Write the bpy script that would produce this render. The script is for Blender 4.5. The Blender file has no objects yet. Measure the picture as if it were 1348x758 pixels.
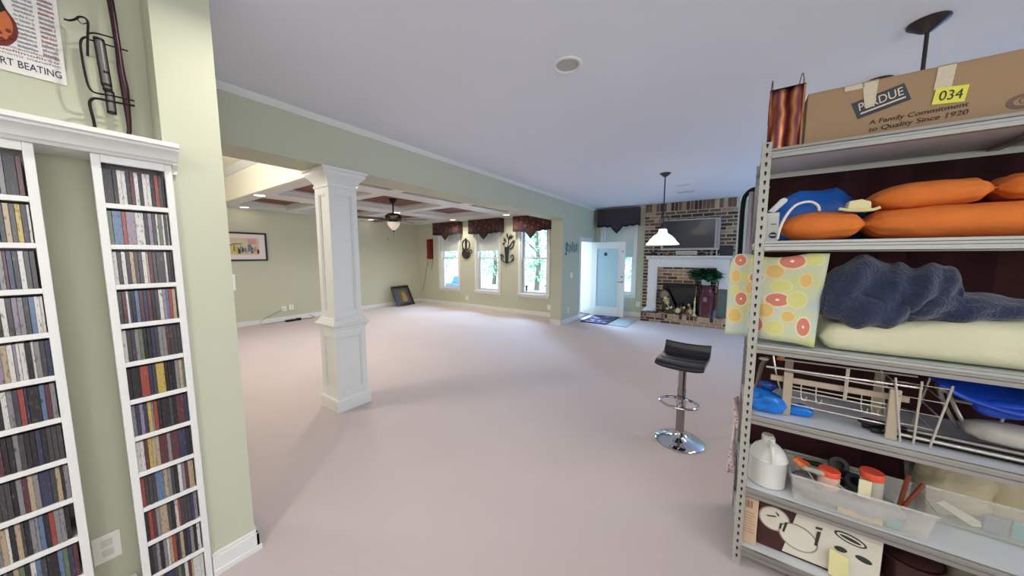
import bpy, math, random
from mathutils import Vector, Matrix, Euler, noise
random.seed(7)
S = bpy.context.scene
COL = S.collection
R = math.radians

# ------------------------------------------------------------------ camera
cam = bpy.data.cameras.new('camera')
cam.sensor_width = 36.0
cam.lens = 36.0 * 422.0 / 1348.0
cam.clip_start = 0.02
camo = bpy.data.objects.new('camera', cam)
COL.objects.link(camo)
camo.location = (0, 0, 1.5)
camo.rotation_euler = (R(90 - 5.684), 0, R(34.7))
S.camera = camo

# ------------------------------------------------------------------ view, world, lights
S.view_settings.view_transform = 'Standard'
S.view_settings.look = 'None'
S.view_settings.gamma = 1.0
S.view_settings.use_curve_mapping = False
S.view_settings.exposure = 0.3
S.cycles.use_denoising = True
S.cycles.max_bounces = 10
S.cycles.diffuse_bounces = 6
S.cycles.transparent_max_bounces = 12
S.cycles.caustics_reflective = False
S.cycles.caustics_refractive = False
S.cycles.sample_clamp_indirect = 6.0

W = bpy.data.worlds.new('sky')
S.world = W
W.use_nodes = True
bg = W.node_tree.nodes['Background']
bg.inputs[0].default_value = (0.62, 0.86, 1.0, 1)
bg.inputs[1].default_value = 3.2


def area(name, loc, rot, sx, sy, power, col=(1, 1, 1), portal=False, shape='RECTANGLE', spread=180):
    l = bpy.data.lights.new(name, 'AREA')
    l.shape = shape
    l.size = sx
    l.size_y = sy
    l.energy = power
    l.color = col
    l.spread = R(spread)
    if portal:
        l.cycles.is_portal = True
    o = bpy.data.objects.new(name, l)
    COL.objects.link(o)
    o.location = loc
    o.rotation_euler = rot
    return o


def point(name, loc, power, col, rad=0.06):
    l = bpy.data.lights.new(name, 'POINT')
    l.energy = power
    l.color = col
    l.shadow_soft_size = rad
    o = bpy.data.objects.new(name, l)
    COL.objects.link(o)
    o.location = loc
    return o


sun = bpy.data.lights.new('sun', 'SUN')
sun.energy = 1.5
sun.angle = R(2)
sun.color = (1, 0.96, 0.88)
suno = bpy.data.objects.new('sun', sun)
COL.objects.link(suno)
suno.rotation_euler = (R(42), 0, R(-35))

# added fill lamp behind the camera; the wall there has no windows
area('rear_fill', (0.6, -3.0, 1.75), (R(90), 0, 0), 4.6, 1.7, 24, (0.92, 0.96, 1.0))
area('near_right_fill', (3.4, -0.4, 1.75), (R(90), 0, R(90)), 3.0, 1.7, 60, (0.95, 0.97, 1.0))  # added side lamp that brightens the CD wall, no window here
# added blue fill lamp in front of the solid right hand wall
area('far_right_fill', (3.4, 6.6, 1.5), (R(90), 0, R(90)), 2.8, 1.8, 78, (0.36, 0.60, 1.0))
# added lamps outside boost the sky light through the windows and the open door
def sky_fill(loc, aim, size, power):
    o = area('added_sky_fill', loc, (0, 0, 0), size, size, power, (0.46, 0.67, 1.0))
    o.rotation_euler = (Vector(aim) - Vector(loc)).to_track_quat('-Z', 'Y').to_euler()


for px in (-7.155, -5.665, -4.17):
    sky_fill((px, 9.5, 3.45), (px, 7.0, 1.3), 1.2, 190)
sky_fill((-2.42, 10.7, 3.5), (-2.42, 8.2, 1.3), 1.2, 330)
sky_fill((-5.0, 8.7, 3.0), (-3.1, 7.55, 0.9), 1.2, 260)


# ------------------------------------------------------------------ materials
def lin(c):
    out = []
    for v in c:
        v /= 255.0
        out.append(v / 12.92 if v <= 0.04045 else ((v + 0.055) / 1.055) ** 2.4)
    return tuple(out) + (1.0,)


MATS = {}


def mat(name, col, rough=0.6, metal=0.0, var=0.06, scale=6.0, bump=0.0, bscale=60.0, spec=0.4,
        emit=0.0, ecol=None, alpha=None, sheen=0.0, rnd=0.0, trans=0.0, coat=0.0):
    if name in MATS:
        return MATS[name]
    m = bpy.data.materials.new(name)
    m.use_nodes = True
    nt = m.node_tree
    b = nt.nodes['Principled BSDF']
    c = lin(col)
    b.inputs['Roughness'].default_value = rough
    b.inputs['Metallic'].default_value = metal
    b.inputs['Specular IOR Level'].default_value = spec
    b.inputs['Base Color'].default_value = c
    if coat:
        b.inputs['Coat Weight'].default_value = coat
    if sheen:
        b.inputs['Sheen Weight'].default_value = sheen
    tc = nt.nodes.new('ShaderNodeTexCoord')
    if var or rnd:
        n = nt.nodes.new('ShaderNodeTexNoise')
        n.inputs['Scale'].default_value = scale
        n.inputs['Detail'].default_value = 5
        nt.links.new(tc.outputs['Object'], n.inputs['Vector'])
        mr = nt.nodes.new('ShaderNodeMapRange')
        mr.inputs['To Min'].default_value = 1 - var
        mr.inputs['To Max'].default_value = 1 + var
        nt.links.new(n.outputs['Fac'], mr.inputs['Value'])
        val = mr.outputs['Result']
        if rnd:
            oi = nt.nodes.new('ShaderNodeObjectInfo')
            mr2 = nt.nodes.new('ShaderNodeMapRange')
            mr2.inputs['To Min'].default_value = 1 - rnd
            mr2.inputs['To Max'].default_value = 1 + rnd
            nt.links.new(oi.outputs['Random'], mr2.inputs['Value'])
            mm = nt.nodes.new('ShaderNodeMath')
            mm.operation = 'MULTIPLY'
            nt.links.new(val, mm.inputs[0])
            nt.links.new(mr2.outputs['Result'], mm.inputs[1])
            val = mm.outputs[0]
        vm = nt.nodes.new('ShaderNodeVectorMath')
        vm.operation = 'SCALE'
        vm.inputs[0].default_value = c[:3]
        nt.links.new(val, vm.inputs['Scale'])
        nt.links.new(vm.outputs['Vector'], b.inputs['Base Color'])
    if bump:
        n2 = nt.nodes.new('ShaderNodeTexNoise')
        n2.inputs['Scale'].default_value = bscale
        n2.inputs['Detail'].default_value = 4
        nt.links.new(tc.outputs['Object'], n2.inputs['Vector'])
        bp = nt.nodes.new('ShaderNodeBump')
        bp.inputs['Strength'].default_value = bump
        bp.inputs['Distance'].default_value = 0.01
        nt.links.new(n2.outputs['Fac'], bp.inputs['Height'])
        nt.links.new(bp.outputs['Normal'], b.inputs['Normal'])
    if emit:
        b.inputs['Emission Color'].default_value = lin(ecol or col)
        b.inputs['Emission Strength'].default_value = emit
    if trans:
        b.inputs['Transmission Weight'].default_value = trans
    if alpha is not None:
        b.inputs['Alpha'].default_value = alpha
    MATS[name] = m
    return m


def nodes_of(m):
    nt = m.node_tree
    return nt, nt.nodes['Principled BSDF'], nt.nodes.new


def ramp(nt, stops, interp='LINEAR'):
    r = nt.nodes.new('ShaderNodeValToRGB')
    r.color_ramp.interpolation = interp
    el = r.color_ramp.elements
    while len(el) > 1:
        el.remove(el[-1])
    el[0].position = stops[0][0]
    el[0].color = lin(stops[0][1])
    for p, c in stops[1:]:
        e = el.new(p)
        e.color = lin(c)
    return r


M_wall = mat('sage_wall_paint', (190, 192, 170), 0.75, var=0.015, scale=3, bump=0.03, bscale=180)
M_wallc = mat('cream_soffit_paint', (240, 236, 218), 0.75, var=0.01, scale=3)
M_ceil = mat('ceiling_paint', (224, 229, 240), 0.85, var=0.012, scale=2, bump=0.02, bscale=200)
M_white = mat('white_trim_paint', (222, 222, 219), 0.45, var=0.012, scale=4)
M_carpet = mat('carpet', (200, 186, 184), 0.95, var=0.05, scale=2.2, bump=0.5, bscale=700, spec=0.1, sheen=0.25)
M_brown = mat('coffer_panel_brown', (122, 72, 58), 0.6, var=0.08, scale=5)
M_dark = mat('dark_iron', (34, 28, 30), 0.45, 0.6, var=0.1, scale=30)
M_black = mat('black_plastic', (22, 21, 24), 0.4, var=0.1, scale=20)
M_blackm = mat('matte_black', (20, 18, 20), 0.9, var=0.15, scale=12)
M_chrome = mat('chrome', (205, 205, 210), 0.07, 1.0, var=0.0)
M_pole = mat('darkened_chrome', (158, 150, 148), 0.16, 1.0, var=0.0)  # chrome with a darker colour standing in for the pole's dark reflections
M_steel = mat('galvanised_steel', (168, 166, 162), 0.32, 0.75, var=0.05, scale=14)
M_mortar = mat('mortar', (206, 190, 164), 0.95, var=0.12, scale=40, bump=0.3, bscale=250)
M_plate = mat('switch_plate_white', (236, 234, 226), 0.4, var=0.0)
M_glass = None


def make_glass():
    m = bpy.data.materials.new('window_glass')
    m.use_nodes = True
    nt = m.node_tree
    nt.nodes.clear()
    out = nt.nodes.new('ShaderNodeOutputMaterial')
    mix = nt.nodes.new('ShaderNodeMixShader')
    t = nt.nodes.new('ShaderNodeBsdfTransparent')
    t.inputs[0].default_value = (0.92, 0.97, 1, 1)
    g = nt.nodes.new('ShaderNodeBsdfGlossy')
    g.inputs['Roughness'].default_value = 0.03
    fr = nt.nodes.new('ShaderNodeFresnel')
    fr.inputs[0].default_value = 1.3
    nt.links.new(fr.outputs[0], mix.inputs[0])
    nt.links.new(t.outputs[0], mix.inputs[1])
    nt.links.new(g.outputs[0], mix.inputs[2])
    nt.links.new(mix.outputs[0], out.inputs[0])
    return m


M_glass = make_glass()


def make_translucent(name, col, op):
    m = bpy.data.materials.new(name)
    m.use_nodes = True
    nt = m.node_tree
    b = nt.nodes['Principled BSDF']
    b.inputs['Base Color'].default_value = lin(col)
    b.inputs['Roughness'].default_value = 0.25
    n = nt.nodes.new('ShaderNodeTexNoise')
    n.inputs['Scale'].default_value = 9
    mr = nt.nodes.new('ShaderNodeMapRange')
    mr.inputs['To Min'].default_value = op - 0.12
    mr.inputs['To Max'].default_value = op + 0.12
    nt.links.new(n.outputs['Fac'], mr.inputs['Value'])
    nt.links.new(mr.outputs['Result'], b.inputs['Alpha'])
    return m


M_bin = make_translucent('clear_bin_plastic', (226, 224, 216), 0.24)
M_tape = make_translucent('packing_tape', (226, 216, 190), 0.72)


# ------------------------------------------------------------------ mesh builder
class MB:
    def __init__(s):
        s.v, s.f, s.m = [], [], []

    def add(s, vs, fs, mi=0, M=None):
        b = len(s.v)
        if M is not None:
            vs = [M @ Vector(v) for v in vs]
        s.v += [tuple(v) for v in vs]
        for f in fs:
            s.f.append(tuple(i + b for i in f))
            s.m.append(mi)
        return s

    def box(s, x0, x1, y0, y1, z0, z1, mi=0, M=None):
        x0, x1 = min(x0, x1), max(x0, x1)
        y0, y1 = min(y0, y1), max(y0, y1)
        z0, z1 = min(z0, z1), max(z0, z1)
        vs = [(x0, y0, z0), (x1, y0, z0), (x1, y1, z0), (x0, y1, z0), (x0, y0, z1), (x1, y0, z1), (x1, y1, z1), (x0, y1, z1)]
        fs = [(0, 3, 2, 1), (4, 5, 6, 7), (0, 1, 5, 4), (1, 2, 6, 5), (2, 3, 7, 6), (3, 0, 4, 7)]
        return s.add(vs, fs, mi, M)

    def prism(s, poly, axis, a, b, mi=0, M=None):
        n = len(poly)

        def P(p, t):
            if axis == 'x':
                return (t, p[0], p[1])
            if axis == 'y':
                return (p[0], t, p[1])
            return (p[0], p[1], t)
        vs = [P(p, a) for p in poly] + [P(p, b) for p in poly]
        fs = [tuple(range(n))[::-1], tuple(range(n, 2 * n))]
        fs += [(i, (i + 1) % n, n + (i + 1) % n, n + i) for i in range(n)]
        return s.add(vs, fs, mi, M)

    def tube(s, pts, r, n=8, mi=0, closed=False, cap=True, M=None):
        pts = [Vector(p) for p in pts]
        k = len(pts)
        rr = r if isinstance(r, (list, tuple)) else [r] * k
        vs, fs = [], []
        t0 = (pts[1] - pts[0]).normalized()
        up = Vector((0, 0, 1)) if abs(t0.z) < 0.9 else Vector((1, 0, 0))
        nrm = t0.cross(up).normalized()
        for i in range(k):
            if closed:
                t = (pts[(i + 1) % k] - pts[i - 1]).normalized()
            else:
                t = (pts[min(i + 1, k - 1)] - pts[max(i - 1, 0)]).normalized()
            nrm = (nrm - t * nrm.dot(t))
            if nrm.length < 1e-5:
                nrm = t.orthogonal()
            nrm.normalize()
            bi = t.cross(nrm)
            for j in range(n):
                a = 2 * math.pi * j / n
                vs.append(pts[i] + (nrm * math.cos(a) + bi * math.sin(a)) * rr[i])
        for i in range(k if closed else k - 1):
            for j in range(n):
                a, b = i * n + j, i * n + (j + 1) % n
                c, d = ((i + 1) % k) * n + (j + 1) % n, ((i + 1) % k) * n + j
                fs.append((a, b, c, d))
        if cap and not closed:
            fs.append(tuple(range(n))[::-1])
            fs.append(tuple(range((k - 1) * n, k * n)))
        return s.add(vs, fs, mi, M)

    def cyl(s, p0, p1, r0, r1=None, n=16, mi=0):
        return s.tube([p0, p1], [r0, r0 if r1 is None else r1], n, mi)

    def lathe(s, prof, n=24, c=(0, 0, 0), mi=0, sx=1.0, sy=1.0, M=None):
        vs, fs = [], []
        k = len(prof)
        for (r, z) in prof:
            for j in range(n):
                a = 2 * math.pi * j / n
                vs.append((c[0] + r * math.cos(a) * sx, c[1] + r * math.sin(a) * sy, c[2] + z))
        for i in range(k - 1):
            for j in range(n):
                fs.append((i * n + j, i * n + (j + 1) % n, (i + 1) * n + (j + 1) % n, (i + 1) * n + j))
        if prof[0][0] > 1e-4:
            fs.append(tuple(range(n))[::-1])
        if prof[-1][0] > 1e-4:
            fs.append(tuple(range((k - 1) * n, k * n)))
        return s.add(vs, fs, mi, M)

    def grid(s, nu, nv, fn, mi=0, M=None, wrap=False):
        vs = [fn(i / (nu - 1 if not wrap else nu), j / (nv - 1)) for j in range(nv) for i in range(nu)]
        fs = []
        for j in range(nv - 1):
            for i in range(nu if wrap else nu - 1):
                fs.append((j * nu + i, j * nu + (i + 1) % nu, (j + 1) * nu + (i + 1) % nu, (j + 1) * nu + i))
        return s.add(vs, fs, mi, M)

    def blob(s, c, rad, e=1.0, amp=0.0, sc=4.0, seed=0, nu=40, nv=22, mi=0, M=None):
        def sg(t, p):
            return math.copysign(abs(t) ** p, t)

        def fn(u, v):
            a, b = 2 * math.pi * u, math.pi * (v - 0.5)
            p = Vector((sg(math.cos(b), e) * sg(math.cos(a), e), sg(math.cos(b), e) * sg(math.sin(a), e), sg(math.sin(b), e)))
            q = Vector((p.x * rad[0], p.y * rad[1], p.z * rad[2]))
            if amp:
                d = noise.fractal(q * sc + Vector((seed * 3.1, seed * 1.7, seed)), 1.0, 2.0, 4)
                q = q * (1 + amp * d)
            return Vector(c) + q
        return s.grid(nu, nv, fn, mi, M, wrap=True)


ORG = {}


def obj(name, mb, mats, parent=None, smooth=False, bevel=0.0, solid=0.0, sharp=35, label=None, origin=None):
    if not isinstance(mats, (list, tuple)):
        mats = [mats]
    me = bpy.data.meshes.new(name)
    if parent is None:
        if origin is None:
            xs = [v[0] for v in mb.v]
            ys = [v[1] for v in mb.v]
            zs = [v[2] for v in mb.v]
            origin = ((min(xs) + max(xs)) / 2, (min(ys) + max(ys)) / 2, min(zs))
    else:
        origin = ORG[parent.name]
    ox, oy, oz = origin
    me.from_pydata([(v[0] - ox, v[1] - oy, v[2] - oz) for v in mb.v], [], mb.f)
    for m in mats:
        me.materials.append(m)
    if len(mats) > 1:
        me.polygons.foreach_set('material_index', mb.m)
    me.validate()
    if smooth:
        me.polygons.foreach_set('use_smooth', [True] * len(me.polygons))
        if sharp < 180:
            me.set_sharp_from_angle(angle=R(sharp))
    o = bpy.data.objects.new(name, me)
    COL.objects.link(o)
    if parent is None:
        o.location = origin
    else:
        o.parent = parent
    ORG[o.name] = tuple(origin)
    if solid:
        md = o.modifiers.new('solid', 'SOLIDIFY')
        md.thickness = solid
        md.offset = 0
    if bevel:
        md = o.modifiers.new('bevel', 'BEVEL')
        md.width = bevel
        md.segments = 2
        md.limit_method = 'ANGLE'
        md.angle_limit = R(40)
    if label:
        o['label'] = label
    return o


def empty(name, loc):
    o = bpy.data.objects.new(name, None)
    o.empty_display_size = 0.1
    COL.objects.link(o)
    o.location = loc
    ORG[o.name] = tuple(loc)
    return o


def tag(o, label, cat, group=None, kind=None):
    o['label'] = label
    o['category'] = cat
    if group:
        o['group'] = group
    if kind:
        o['kind'] = kind
    return o


def struct(o, label=None):
    o['kind'] = 'structure'
    if label:
        o['label'] = label
    return o


def copy_tree(o, parent=None, dz=None):
    c = o.copy()
    COL.objects.link(c)
    c.parent = parent
    ORG[c.name] = ORG.get(o.name, (0, 0, 0))
    for ch in [x for x in bpy.data.objects if x.parent == o]:
        copy_tree(ch, c)
    return c


def text(body, size, M, m, parent, name='lettering', shear=0.0, width=None, extrude=0.0006, align='LEFT'):
    cu = bpy.data.curves.new('txt', 'FONT')
    cu.body = body
    cu.size = size
    cu.shear = shear
    cu.extrude = extrude
    cu.align_x = align
    t = bpy.data.objects.new('txt', cu)
    COL.objects.link(t)
    bpy.context.view_layer.update()
    me = bpy.data.meshes.new_from_object(t)
    bpy.data.objects.remove(t)
    if width:
        xs = [v.co.x for v in me.vertices]
        k = width / (max(xs) - min(xs))
        M = M @ Matrix.Diagonal((k, 1, 1, 1))
    mb = MB()
    mb.add([v.co for v in me.vertices], [tuple(p.vertices) for p in me.polygons], 0, M)
    bpy.data.meshes.remove(me)
    return obj(name, mb, m, parent)


def face_y(x, y, z, ang=0.0):      # text plane facing -Y
    return Matrix.Translation((x, y, z)) @ Matrix.Rotation(R(-ang), 4, 'Y') @ Matrix.Rotation(R(90), 4, 'X')


def face_x(x, y, z, ang=0.0):      # text plane facing +X, reading towards +Y
    return Matrix.Translation((x, y, z)) @ Matrix(((0, 0, 1, 0), (1, 0, 0, 0), (0, 1, 0, 0), (0, 0, 0, 1))) @ Matrix.Rotation(R(ang), 4, 'Z')


def smoothpath(pts, k=4, closed=False):
    P = [Vector(p) for p in pts]
    out = []
    n = len(P)
    for i in range(n if closed else n - 1):
        if closed:
            a, b, c, d = P[i - 1], P[i], P[(i + 1) % n], P[(i + 2) % n]
        else:
            a, b, c, d = P[max(i - 1, 0)], P[i], P[i + 1], P[min(i + 2, n - 1)]
        for j in range(k):
            t = j / k
            out.append(0.5 * ((2 * b) + (c - a) * t + (2 * a - 5 * b + 4 * c - d) * t * t + (3 * b - a - 3 * c + d) * t ** 3))
    if not closed:
        out.append(P[-1])
    return out

# ================================================================== SETTING
H = 2.70
mb = MB().box(-8.75, 3.6, -3.3, 8.34, -0.12, 0.0)
struct(obj('floor', mb, M_carpet), 'pinkish beige carpet floor')
mb = MB().box(-3.02, 3.6, -3.3, 8.34, H, H + 0.1)
struct(obj('ceiling', mb, M_ceil), 'flat pale grey ceiling of the main room')

# CD wall with its end pier
mb = MB().box(-2.32, -2.10, -3.3, 0.49, 0, 3.1)
mb.box(-2.10, -1.94, 0.305, 0.49, 0, H)
mb.box(-2.10, -1.94, -3.3, -0.42, 0, H)
struct(obj('wall_left', mb, M_wall), 'sage green wall with end pier beside the CD towers')
mb = MB()
for (x0, x1, y0, y1) in ((-1.94, -1.924, 0.325, 0.506), (-2.32, -1.924, 0.49, 0.506), (-2.10, -2.085, -0.0, 0.118)):
    mb.box(x0, x1, y0, y1, 0, 0.095)
    mb.box(x0, x1 - 0.006 if x1 > -1.93 else x1, y0, y1 - 0.005, 0.095, 0.112)
mb.box(-1.926, -1.918, 0.325, 0.512, 0, 0.03)
struct(obj('baseboard_left', mb, M_white, bevel=0.003))

# header beam between the rooms
mb = MB().box(-3.40, -3.02, -3.3, 6.26, 2.295, 3.1)
struct(obj('wall_header', mb, M_wall), 'long sage green header beam carried by the white column')
mb = MB()
mb.prism([(-3.02, H), (-3.02, H - 0.045), (-3.012, H - 0.045), (-3.002, H - 0.03), (-2.985, H - 0.008), (-2.98, H)], 'y', -3.2, 8.2)
struct(obj('trim_1', mb, M_white, smooth=True), 'white crown moulding along the header beam')

# back room
mb = MB().box(-8.75, -8.57, -3.3, 7.14, 0, 3.1)
struct(obj('wall_far_left', mb, M_wall))
mb = MB().box(-8.57, -8.556, -3.3, 6.98, 0, 0.10)
struct(obj('baseboard_far_left', mb, M_white, bevel=0.004))


def wall_y(x0, x1, y0, y1, z1, holes):
    m = MB()
    xs = x0
    for (a, b, za, zb) in sorted(holes):
        m.box(xs, a, y0, y1, 0, z1)
        if za > 0:
            m.box(a, b, y0, y1, 0, za)
        m.box(a, b, y0, y1, zb, z1)
        xs = b
    m.box(xs, x1, y0, y1, 0, z1)
    return m


WX = [(-7.53, -6.78), (-6.04, -5.29), (-4.55, -3.79)]
struct(obj('wall_window', wall_y(-8.57, -3.30, 6.98, 7.14, 3.1, [(a, b, 0.53, 2.36) for a, b in WX]), M_wall), 'sage wall with three tall windows')
mb = MB().box(-8.556, -3.30, 6.966, 6.98, 0, 0.10)
struct(obj('baseboard_window', mb, M_white, bevel=0.004))

# door wall (short wing)
mb = MB()
mb.box(-3.30, -3.03, 6.26, 7.22, 0, H)
mb.box(-3.30, -3.03, 7.92, 8.34, 0, H)
mb.box(-3.30, -3.03, 7.22, 7.92, 1.87, H)
mb.box(-3.40, -3.30, 6.26, 7.14, 2.295, 3.1)
struct(obj('wall_door', mb, M_wall), 'short sage wing wall with the patio doorway')
mb = MB().box(-3.03, -3.016, 6.246, 7.15, 0, 0.11)
mb.box(-3.314, -3.016, 6.246, 6.26, 0, 0.11)
mb.box(-3.314, -3.30, 6.246, 6.966, 0, 0.11)
struct(obj('baseboard_door', mb, M_white, bevel=0.004))

# fireplace wall
m = wall_y(-3.03, 3.6, 8.20, 8.34, H, [(-2.80, -2.05, 0.55, 2.40), (-1.32, -0.44, 0.2, 0.88)])
struct(obj('wall_fireplace', m, M_wall), 'far sage wall with brick chimney breast')
mb = MB().box(-3.03, -1.79, 8.186, 8.2, 0, 0.12)
mb.box(0.01, 3.6, 8.186, 8.2, 0, 0.12)
struct(obj('baseboard_fireplace', mb, M_white, bevel=0.004))
mb = MB().prism([(8.2, H), (8.2, H - 0.06), (8.185, H - 0.055), (8.15, H - 0.012), (8.145, H)], 'x', -3.0, -1.8)
mb.prism([(8.2, H), (8.2, H - 0.06), (8.185, H - 0.055), (8.15, H - 0.012), (8.145, H)], 'x', 0.02, 3.5)
struct(obj('trim_2', mb, M_white))
struct(obj('wall_right', MB().box(3.5, 3.6, -3.3, 8.2, 0, H), M_wall))
struct(obj('wall_back', MB().box(-8.57, 3.5, -3.3, -3.2, 0, 3.1), M_wall))

# soffit and high ceiling in front of the coffers
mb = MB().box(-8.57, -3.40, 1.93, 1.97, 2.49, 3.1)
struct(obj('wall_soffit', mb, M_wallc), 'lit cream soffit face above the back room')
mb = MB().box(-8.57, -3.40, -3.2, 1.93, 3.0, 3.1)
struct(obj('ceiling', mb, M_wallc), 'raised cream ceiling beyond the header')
mb = MB().prism([(1.93, 3.0), (1.93, 2.90), (1.915, 2.905), (1.87, 2.97), (1.86, 3.0)], 'x', -8.57, -3.4)
struct(obj('trim_3', mb, M_white))

# coffered ceiling
cof = struct(empty('ceiling', (-6, 4.4, 2.5)), 'white coffered ceiling with reddish brown panels')
CXS = [(-8.15, -6.77), (-6.25, -4.85), (-4.42, -3.46)]
CYS = [(2.2, 3.08), (3.27, 4.6), (4.85, 6.13)]
ZB = 2.50
xe = [-8.57] + [v for c in CXS for v in c] + [-3.30]
ye = [1.97] + [v for c in CYS for v in c] + [6.98]
for i in range(0, len(xe), 2):
    obj('coffer_beam', MB().box(xe[i], xe[i + 1], 1.97, 6.98, ZB, 2.64), M_white, cof)
for j in range(0, len(ye), 2):
    for (a, b) in CXS:
        obj('coffer_beam', MB().box(a, b, ye[j], ye[j + 1], ZB, 2.64), M_white, cof)
for (a, b) in CXS:
    for (c, d) in CYS:
        obj('coffer_panel', MB().box(a, b, c, d, 2.61, 2.64), M_brown, cof)
        t = MB()
        w = 0.045
        t.box(a, b, c, c + w, 2.575, 2.61)
        t.box(a, b, d - w, d, 2.575, 2.61)
        t.box(a, a + w, c + w, d - w, 2.575, 2.61)
        t.box(b - w, b, c + w, d - w, 2.575, 2.61)
        obj('coffer_moulding', t, M_white, cof)
struct(obj('ceiling', MB().box(-8.57, -3.3, 1.97, 7.14, 2.64, 2.7), M_white), 'deck above the coffers')

# ------------------------------------------------------------------ column
colx, coly = -3.2, 1.635
co = struct(empty('column', (colx, coly, 0)), 'white square panelled column under the header')


def sq(mbx, h, z0, z1):
    mbx.box(colx - h, colx + h, coly - h, coly + h, z0, z1)


def sqprof(prof):
    m_ = MB()
    vs, fs = [], []
    for (h, z) in prof:
        vs += [(colx - h, coly - h, z), (colx + h, coly - h, z), (colx + h, coly + h, z), (colx - h, coly + h, z)]
    for i in range(len(prof) - 1):
        for j in range(4):
            fs.append((i * 4 + j, i * 4 + (j + 1) % 4, i * 4 + 4 + (j + 1) % 4, i * 4 + 4 + j))
    k = (len(prof) - 1) * 4
    fs += [(3, 2, 1, 0), (k, k + 1, k + 2, k + 3)]
    return m_.add(vs, fs)


obj('column_base', sqprof([(0.168, 0), (0.168, 0.105), (0.164, 0.115), (0.155, 0.125), (0.153, 0.14)]), M_white, co)
obj('pedestal', sqprof([(0.134, 0.14), (0.134, 0.79)]), M_white, co)
obj('pedestal_cap', sqprof([(0.152, 0.785), (0.152, 0.795), (0.160, 0.80), (0.160, 0.815), (0.172, 0.838), (0.180, 0.842), (0.180, 0.856), (0.166, 0.862), (0.160, 0.880), (0.150, 0.884), (0.146, 0.90), (0.138, 0.905), (0.138, 0.912)]), M_white, co)
obj('shaft', sqprof([(0.116, 0.905), (0.116, 2.14)]), M_white, co)
obj('capital', sqprof([(0.130, 2.13), (0.140, 2.135), (0.140, 2.155), (0.132, 2.16), (0.140, 2.18), (0.165, 2.215), (0.190, 2.24), (0.196, 2.25), (0.196, 2.268), (0.212, 2.274), (0.212, 2.2945)]), M_white, co)


def frame_on(axis, sgn, half, z0, z1, hw, mo, nm):
    # proud stiles and rails that leave a recessed panel
    t = MB()
    a, b = half, half + 0.016
    e = 0.05
    z0r, z1r = z0, z1
    for (u0, u1, w0, w1) in ((-hw, -hw + e, z0r, z1r), (hw - e, hw, z0r, z1r), (-hw + e, hw - e, z0r, z0r + mo), (-hw + e, hw - e, z1r - mo, z1r)):
        if axis == 'x':
            t.box(colx + sgn * a, colx + sgn * b, coly + u0, coly + u1, w0, w1)
        else:
            t.box(colx + u0, colx + u1, coly + sgn * a, coly + sgn * b, w0, w1)
    # panel moulding
    q = 0.012
    for (u0, u1, w0, w1) in ((-hw + e, -hw + e + q, z0r + mo, z1r - mo), (hw - e - q, hw - e, z0r + mo, z1r - mo),
                             (-hw + e + q, hw - e - q, z0r + mo, z0r + mo + q), (-hw + e + q, hw - e - q, z1r - mo - q, z1r - mo)):
        if axis == 'x':
            t.box(colx + sgn * a, colx + sgn * (b - 0.005), coly + u0, coly + u1, w0, w1)
        else:
            t.box(colx + u0, colx + u1, coly + sgn * a, coly + sgn * (b - 0.005), w0, w1)
    obj(nm, t, M_white, co, bevel=0.002)


for ax in ('x', 'y'):
    for sg_ in (-1, 1):
        frame_on(ax, sg_, 0.116, 0.91, 2.13, 0.116 + (0.016 if ax == 'x' else 0), 0.06, 'shaft_panel_frame')
        frame_on(ax, sg_, 0.134, 0.14, 0.785, 0.134 + (0.016 if ax == 'x' else 0), 0.06, 'pedestal_panel_frame')

# ------------------------------------------------------------------ windows
M_shade = mat('roller_shade', (214, 222, 216), 0.9, var=0.02, scale=8)


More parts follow.
